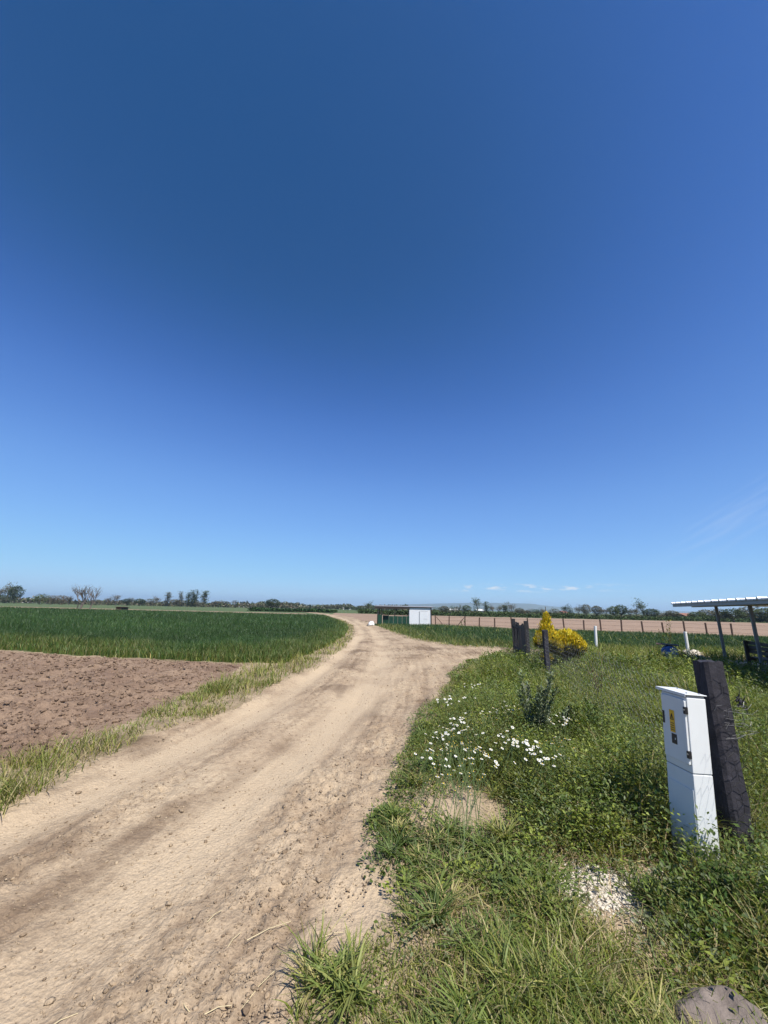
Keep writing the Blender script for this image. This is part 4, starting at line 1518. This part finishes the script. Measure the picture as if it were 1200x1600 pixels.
for a_ in ((683, 953, 14, 'bush', 'green', 150), (694, 951, 14, 'round', 'grey', 145), (707, 950, 12, 'loose', 'green', 150), (716, 949, 12, 'loose', 'grey', 150), (729, 950, 12, 'round', 'green', 150), (745, 938, 14, 'loose', 'green', 140),
           (759, 944, 11, 'poplar', 'green', 145), (770, 949, 12, 'loose', 'brown', 150), (779, 951, 10, 'loose', 'grey', 150), (787, 945, 13, 'loose', 'grey', 150), (789, 950, 7, 'poplar', 'dark', 140), (798, 948, 12, 'loose', 'brown', 150), (812, 954, 14, 'round', 'grey', 150),
           (824, 955, 13, 'loose', 'brown', 150), (837, 956, 16, 'bush', 'dark', 145), (850, 954, 12, 'loose', 'brown', 150), (866, 955, 16, 'bush', 'grey', 150), (882, 948, 13, 'loose', 'dark', 145), (890, 953, 9, 'poplar', 'green', 145), (903, 949, 12, 'loose', 'grey', 145), (915, 949, 13, 'round', 'grey', 140),
           (932, 951, 14, 'round', 'grey', 140), (946, 955, 14, 'loose', 'brown', 140), (958, 952, 15, 'round', 'green', 135), (969, 950, 16, 'round', 'dark', 135), (984, 955, 14, 'loose', 'grey', 135), (993, 953, 12, 'loose', 'brown', 132),
           (1030, 959, 14, 'bush', 'brown', 130), (1041, 957, 18, 'loose', 'brown', 128), (1050, 956, 18, 'round', 'grey', 125), (1062, 961, 18, 'bush', 'brown', 130), (1076, 963, 18, 'bush', 'grey', 130), (1088, 958, 22, 'round', 'green', 120), (1102, 955, 20, 'round', 'grey', 122),
           (1115, 953, 16, 'loose', 'brown', 125), (1128, 958, 18, 'round', 'grey', 120), (1166, 950, 26, 'round', 'grey', 118), (1160, 957, 18, 'loose', 'green', 116), (1194, 953, 28, 'round', 'green', 112), (1215, 950, 26, 'round', 'grey', 112), (1240, 953, 26, 'round', 'green', 110)):
    tree(a_[0], a_[1] - (3.5 if a_[0] < 1000 else 1.5), a_[2] * 1.1, *a_[3:], WR)
tree(1003, 937, 22, 'loose', 'green', 125, '', 'tallest pale green tree on the tree line beside the dark bush')
tree(1017, 952, 22, 'round', 'dark', 122, '', 'dark round tree right beside the tallest pale tree')
tree(1143, 952, 30, 'round', 'dark', 106, '', 'broad dark evergreen tree seen between the canopy posts')
tree(1183, 946, 9, 'conifer', 'dark', 135, '', 'pointed dark conifer rising behind the canopy posts')

# low scrub and far woodland that reads as one mass
def scrub(name, pts, n, hmin, hmax, depth, cols, label):
    pts = np.array(pts, float)
    seg = np.linalg.norm(np.diff(pts, axis=0), axis=1)
    cum = np.concatenate([[0], np.cumsum(seg)])
    s_ = RNG.uniform(0, cum[-1], n)
    x_ = np.interp(s_, cum, pts[:, 0])
    y_ = np.interp(s_, cum, pts[:, 1]) + RNG.uniform(0, depth, n)
    hh = hmin + (hmax - hmin) * np.clip(.5 + 1.1 * fbm(s_ / 9, y_ / 60, 83, 4, .65), 0, 1.2)
    P = np.stack([x_, y_, hh * RNG.uniform(0, 1, n) ** .7], 1)
    L = RNG.uniform(.35, .9, n) * (np.abs(y_) / 150)
    v_, t_, c_ = leaves(P, L, L * .7, RNG.uniform(0, 6.28, n), RNG.uniform(-.6, 1.3, n), tints(n, cols, var=.25))
    tag(meshobj(name, np_mesh(name, v_, t_, 'matte_leaf', c_)), label, 'scrub', kind='stuff')


scrub('far_scrub', [(-420, 235), (-230, 240), (-100, 262), (-60, 300)], 20000, .5, 3.6, 25, PAL['dark'] + PAL['brown'] + PAL['grey'], 'dark scrub along the horizon behind the wheat')
scrub('far_scrub', [(-110, 330), (-35, 330), (20, 300)], 7000, 1.0, 4.5, 30, PAL['dark'] + PAL['grey'], 'dark scrub in front of the distant hall')
scrub('tree_line_scrub', [(8, 152), (50, 152), (95, 130), (160, 118), (230, 112)], 15000, .2, 1.7, 14, PAL['green'] + PAL['grey'] + PAL['brown'], 'mixed scrub under the tree line behind the brown field')
scrub('hedge_crop', [(-7, 115), (20, 106), (60, 106), (110, 112)], 16000, .5, 1.1, 5, [(.055, .085, .03), (.07, .10, .036)], 'dark green low hedge along the far side of the brown field')
scrub('hedge_crop', [(-40, 118), (-14, 119)], 4500, .3, .75, 5, [(.030, .065, .02), (.04, .08, .024)], 'dark green low hedge beyond the bend of the road')


# ------------------------------------------------------------------ far buildings
def house(px0, px1, ytop, Y, wall, roof, label, depth=6, gable=.25, windows=2, name='farm_building'):
    a, b = atY(px0, ytop, Y), atY(px1, ytop, Y)
    w, h = b[0] - a[0], max(2.2, a[2])
    o = empty(name, (a[0], Y, 0), 0, label, 'building')
    he = h * (1 - gable)
    MB().box(0, w, 0, depth, -.3, he).build('wall', wall, o)
    m = MB()
    e = .25
    vs = [m.bm.verts.new(p) for p in ((-e, -e, he + .01), (w + e, -e, he + .01), (w + e, depth + e, he + .01), (-e, depth + e, he + .01), (-e, depth / 2, h), (w + e, depth / 2, h))]
    for f in ((0, 1, 5, 4), (2, 3, 4, 5), (0, 4, 3), (1, 2, 5), (3, 2, 1, 0)):
        m.bm.faces.new([vs[i_] for i_ in f])
    m.build('roof', roof, o)
    for k in range(windows):
        xc = w * (k + .5) / windows
        wi = MB().box(xc - w * .12 / windows * 2, xc + w * .12 / windows * 2, -.06, -.004, he * .38, he * .75).build('window', 'wall_cream', o)
        MB().box(xc - w * .10 / windows * 2, xc + w * .10 / windows * 2, -.08, -.062, he * .42, he * .71).build('pane', 'glass_dark', wi)
    return o


house(458, 478, 945.5, 420, 'wall_white', 'wall_white', 'white flat hall building adjoining the green roof on the horizon', 9, .12, 3)
house(477.5, 502, 946.8, 421, 'wall_white', 'roof_green', 'hall with bright green roof on the horizon left of the shed', 12, .62, 3)
house(367, 378, 947, 380, 'wall_white', 'roof_red', 'small white house beyond the wheat right of the poplars', 7, .3, 2)
house(34, 47, 934.5, 300, 'wall_white', 'wall_white', 'white house at the end of the far left tree cluster', 7, .3, 2)
house(432, 440, 948, 380, 'wall_white', 'roof_red', 'small white house right of the lone round tree', 6, .3, 1)
house(536, 548, 950, 330, 'wall_white', 'wall_white', 'low white shed beyond the bend of the dirt road', 6, .2, 2)
house(704, 716, 958, 160, 'wall_cream', 'wall_white', 'cream farm building among trees beyond the shed fence', 5, .3, 2)
house(746, 756, 959, 165, 'wall_white', 'wall_white', 'white farm building behind the tall light green tree', 5, .3, 2)
house(881, 888, 960, 158, 'wall_white', 'roof_red', 'tiny white house behind the spire of the yellow conifer', 5, .35, 1)
house(1072, 1085, 966, 126, 'wall_cream', 'roof_red', 'low brown-roofed farm building in the right tree line', 5, .4, 2)
hut = empty('field_hut', (*at(185, 954.8)[:2], 0), 0, 'small dark field hut behind the wheat right of the bare trees', 'hut')
hw = .58
MB().box(-hw, hw, 0, 2, 0, .72, .02).build('wall', 'shed_dark', hut)
MB().poly([(-hw - .15, -.2, 0), (hw + .15, -.2, 0), (hw + .15, 2.2, 0), (-hw - .15, 2.2, 0)], .10).build('roof', 'rust', hut, (0, 0, .73))
MB().box(-.5, .5, -.05, -.004, .05, .65).build('door', 'rust', hut)


# ------------------------------------------------------------------ plants that can be told apart
def star(n_, r0, r1, cone):
    v_ = [(0, 0, 0)]
    f_ = []
    for k in range(n_):
        a = 2 * math.pi * k / n_
        for da, rr_, zz in ((-.26 * 2 * math.pi / n_ * 1.2, r1 * .93, cone), (.26 * 2 * math.pi / n_ * 1.2, r1 * .93, cone), (0, r1, cone * .8)):
            v_.append((math.cos(a + da) * rr_, math.sin(a + da) * rr_, zz))
        b_ = 1 + 3 * k
        f_ += [(0, b_, b_ + 2), (0, b_ + 2, b_ + 1)]
    me_ = bpy.data.meshes.new('flower')
    me_.from_pydata(v_, [], f_)
    me_.materials.append(MATS['petal'])
    return me_


FL = star(11, 0, .0145, .002)
cb = MB()
bmesh.ops.create_icosphere(cb.bm, subdivisions=1, radius=.0042)
co_ = cb.build('flower_centre', 'flower_yellow')
CEN = co_.data
bpy.data.objects.remove(co_)
sb_ = MB().tube([(0, 0, 0), (.012, 0, -.12), (.0, .01, -.30)], .0022, 4)
so_ = sb_.build('stem', 'stem_green')
STEM = so_.data
bpy.data.objects.remove(so_)
rnd = random.Random(21)
clumps = [(796, 1104, 7), (776, 1113, 8), (757, 1116, 7), (741, 1124, 5), (722, 1122, 5), (716, 1137, 5), (702, 1142, 5), (690, 1146, 4), (735, 1168, 7), (742, 1176, 7), (751, 1183, 4), (704, 1166, 6), (688, 1184, 5), (699, 1190, 6), (697, 1216, 4),
          (722, 1142, 4), (801, 1153, 6), (798, 1163, 4), (830, 1162, 6), (846, 1180, 4), (861, 1166, 4), (875, 1158, 6), (885, 1131, 6), (877, 1122, 4), (738, 1071, 5), (721, 1090, 3), (700, 1095, 4), (845, 1184, 3), (678, 1165, 3), (749, 1214, 2), (712, 1230, 2), (788, 1143, 2)]
for (px, py, nf) in clumps:
    dz = 'beside the grey-green thistles' if px > 786 else 'above the bare sandy patch' if py > 1155 else 'near the side track' if py < 1100 else 'in the weeds between road and thistles'
    zt = .45
    c_ = at(px, py, zt)
    zg = float(zfun(np.array([c_[0]]), np.array([c_[1]]))[0])
    o = empty('daisy_clump', (c_[0], c_[1], zg), rnd.uniform(0, 6.28), 'small white daisies flowering ' + dz, 'daisies', 'daisy clumps ' + dz)
    for k in range(nf + 5):
        fo = meshobj('flower', FL, o, (rnd.gauss(0, .07), rnd.gauss(0, .09), zt - zg + rnd.uniform(-.035, .03)))
        fo.rotation_euler = (rnd.uniform(.1, .7), rnd.uniform(-.3, .3), 0)
        fo.scale = [rnd.uniform(.75, 1.15)] * 3
        ce = meshobj('flower_centre', CEN, fo, (0, 0, .004))
        meshobj('stem', STEM, fo)


def weed_plant(name, loc, h, nst, spread, nl, leaf, cols, label, cat_, stem_mat, el=(.2, 1.2), droop=0):
    o = empty(name, loc, random.uniform(0, 6.28), label, cat_)
    tk = MB()
    P = []
    for k in range(nst):
        a = random.uniform(0, 6.28)
        s_ = random.uniform(.3, 1) * spread
        hh = h * random.uniform(.65, 1.0)
        p = [Vector((0, 0, -.03)), Vector((math.cos(a) * s_ * .4, math.sin(a) * s_ * .4, hh * .5)), Vector((math.cos(a) * s_, math.sin(a) * s_, hh))]
        tk.tube(p, .006, 4, .002)
        for q in range(nl // nst):
            f = random.uniform(.05, 1)
            P.append((p[0].lerp(p[1], f * 2) if f < .5 else p[1].lerp(p[2], f * 2 - 1))[:])
    tk.build('stem', stem_mat, o)
    P = np.array(P) + RNG.normal(0, .012, (len(P), 3))
    L = RNG.uniform(.5, 1.3, len(P)) * leaf
    v_, t_, c_ = leaves(P, L, L * .35, RNG.uniform(0, 6.28, len(P)), RNG.uniform(*el, len(P)), tints(len(P), cols))
    meshobj('leaf_mass', np_mesh('leaf_mass', v_, t_, 'matte_leaf', c_), o)['kind'] = 'stuff'
    return o


SIL = [(.165, .195, .115), (.125, .155, .085), (.20, .225, .145)]
weed_plant('thistle', (*at(838, 1190)[:2], 0), .95, 11, .30, 3000, .05, SIL, 'tall grey-green thistle clump in front of the slim black post', 'thistle', 'stem_green')
weed_plant('thistle', (*at(868, 1185)[:2], 0), .70, 9, .28, 2000, .045, SIL, 'lower grey-green thistle clump behind the daisies', 'thistle', 'stem_green')
weed_plant('thistle', (*at(925, 1190)[:2], 0), .62, 6, .26, 650, .060, WEED, 'dark green bushy weed right of the thistles', 'weed', 'stem_green')
weed_plant('dry_weed', (*at(940, 1120)[:2], 0), .80, 9, .16, 260, .035, [(.15, .085, .06), (.12, .08, .05)], 'dry reddish brown weed standing in the grass by the thistles', 'weed', 'stem_dry')
weed_plant('dry_weed', (*at(60, 1198)[:2], 0), .30, 6, .10, 60, .03, [(.12, .09, .06)], 'thin dark dry weed at the edge of the ploughed field', 'weed', 'stem_dry')
weed_plant('sapling', (*at(1049, 1026)[:2], 0), 1.45, 5, .30, 160, .10, [(.12, .15, .03), (.20, .17, .04), (.07, .10, .03)], 'thin young sapling standing behind the blue drum', 'sapling', 'bark')
weed_plant('sapling', (*at(722, 986)[:2], 0), 1.15, 3, .30, 60, .13, [(.14, .19, .05), (.10, .15, .04)], 'small leafy sapling by the field fence right of the shed', 'sapling', 'bark')
weed_plant('mustard_plant', (*at(1035, 1040)[:2], 0), .55, 7, .30, 260, .06, [(.50, .45, .06), (.12, .17, .04), (.09, .14, .03)], 'pale yellow flowering weed in front of the blue drum', 'weed', 'stem_green')
weed_plant('nettle', (*at(1010, 1425)[:2], 0), .24, 9, .20, 420, .035, WEED, 'dark leafy weed at the foot of the cabinet', 'weed', 'stem_green')
weed_plant('nettle', (*at(1105, 1440)[:2], 0), .26, 9, .22, 520, .035, [(.10, .15, .03), (.07, .12, .026)], 'bright green leafy weed before the wrapped post', 'weed', 'stem_green')
weed_plant('nettle', (*at(1165, 1455)[:2], 0), .30, 9, .22, 520, .040, [(.09, .14, .03), (.06, .11, .026)], 'tall green fern-like weed right of the wrapped post', 'weed', 'stem_green')

# ------------------------------------------------------------------ boulder and loose stalks
bm = bmesh.new()
bmesh.ops.create_icosphere(bm, subdivisions=5, radius=1)
co = np.array([v_.co[:] for v_ in bm.verts])
nn = fbm(co[:, 0] * 1.3 + 5, co[:, 1] * 1.3 + co[:, 2] * 1.1, 14, 5, .55) * .32 + .06 * np.abs(fbm(co[:, 0] * 4, co[:, 1] * 4 + co[:, 2] * 4, 15, 4, .6))
co = co * (1 + nn[:, None]) * np.array([.27, .22, .17])
co[:, 2] = np.minimum(co[:, 2], .125 + .02 * fbm(co[:, 0] * 9, co[:, 1] * 9, 4, 3))
for v_, c_ in zip(bm.verts, co):
    v_.co = c_
me = bpy.data.meshes.new('boulder')
bm.to_mesh(me)
bm.free()
me.materials.append(MATS['boulder'])
for p_ in me.polygons:
    p_.use_smooth = True
bo = meshobj('boulder', me, None, (*at(1150, 1668)[:2], -.01))
bo.rotation_euler = (rad(4), rad(-6), rad(20))
tag(bo, 'weathered brown boulder in the grass in front of the cabinet', 'boulder')
rnd = random.Random(8)
for (px, py, a_, l_) in ((420, 1468, 32, .22), (405, 1555, 62, .19), (365, 1475, 70, .10), (95, 1590, 40, .12), (335, 1440, 60, .09), (520, 1480, 15, .10), (340, 1590, 20, .1), (290, 1580, 140, .07)):
    g_ = at(px, py)
    zg = float(zfun(np.array([g_[0]]), np.array([g_[1]]))[0])
    o = MB().tube([(-l_ / 2, 0, 0), (0, .006, .006), (l_ / 2, 0, .003)], .0022, 5, .0014).build('straw_stalk', 'straw', None, (g_[0], g_[1], zg + .006))
    o.rotation_euler = (0, 0, rad(a_))
    tag(o, 'dry straw stalk lying on the dirt road', 'straw', 'straw stalks on the road')
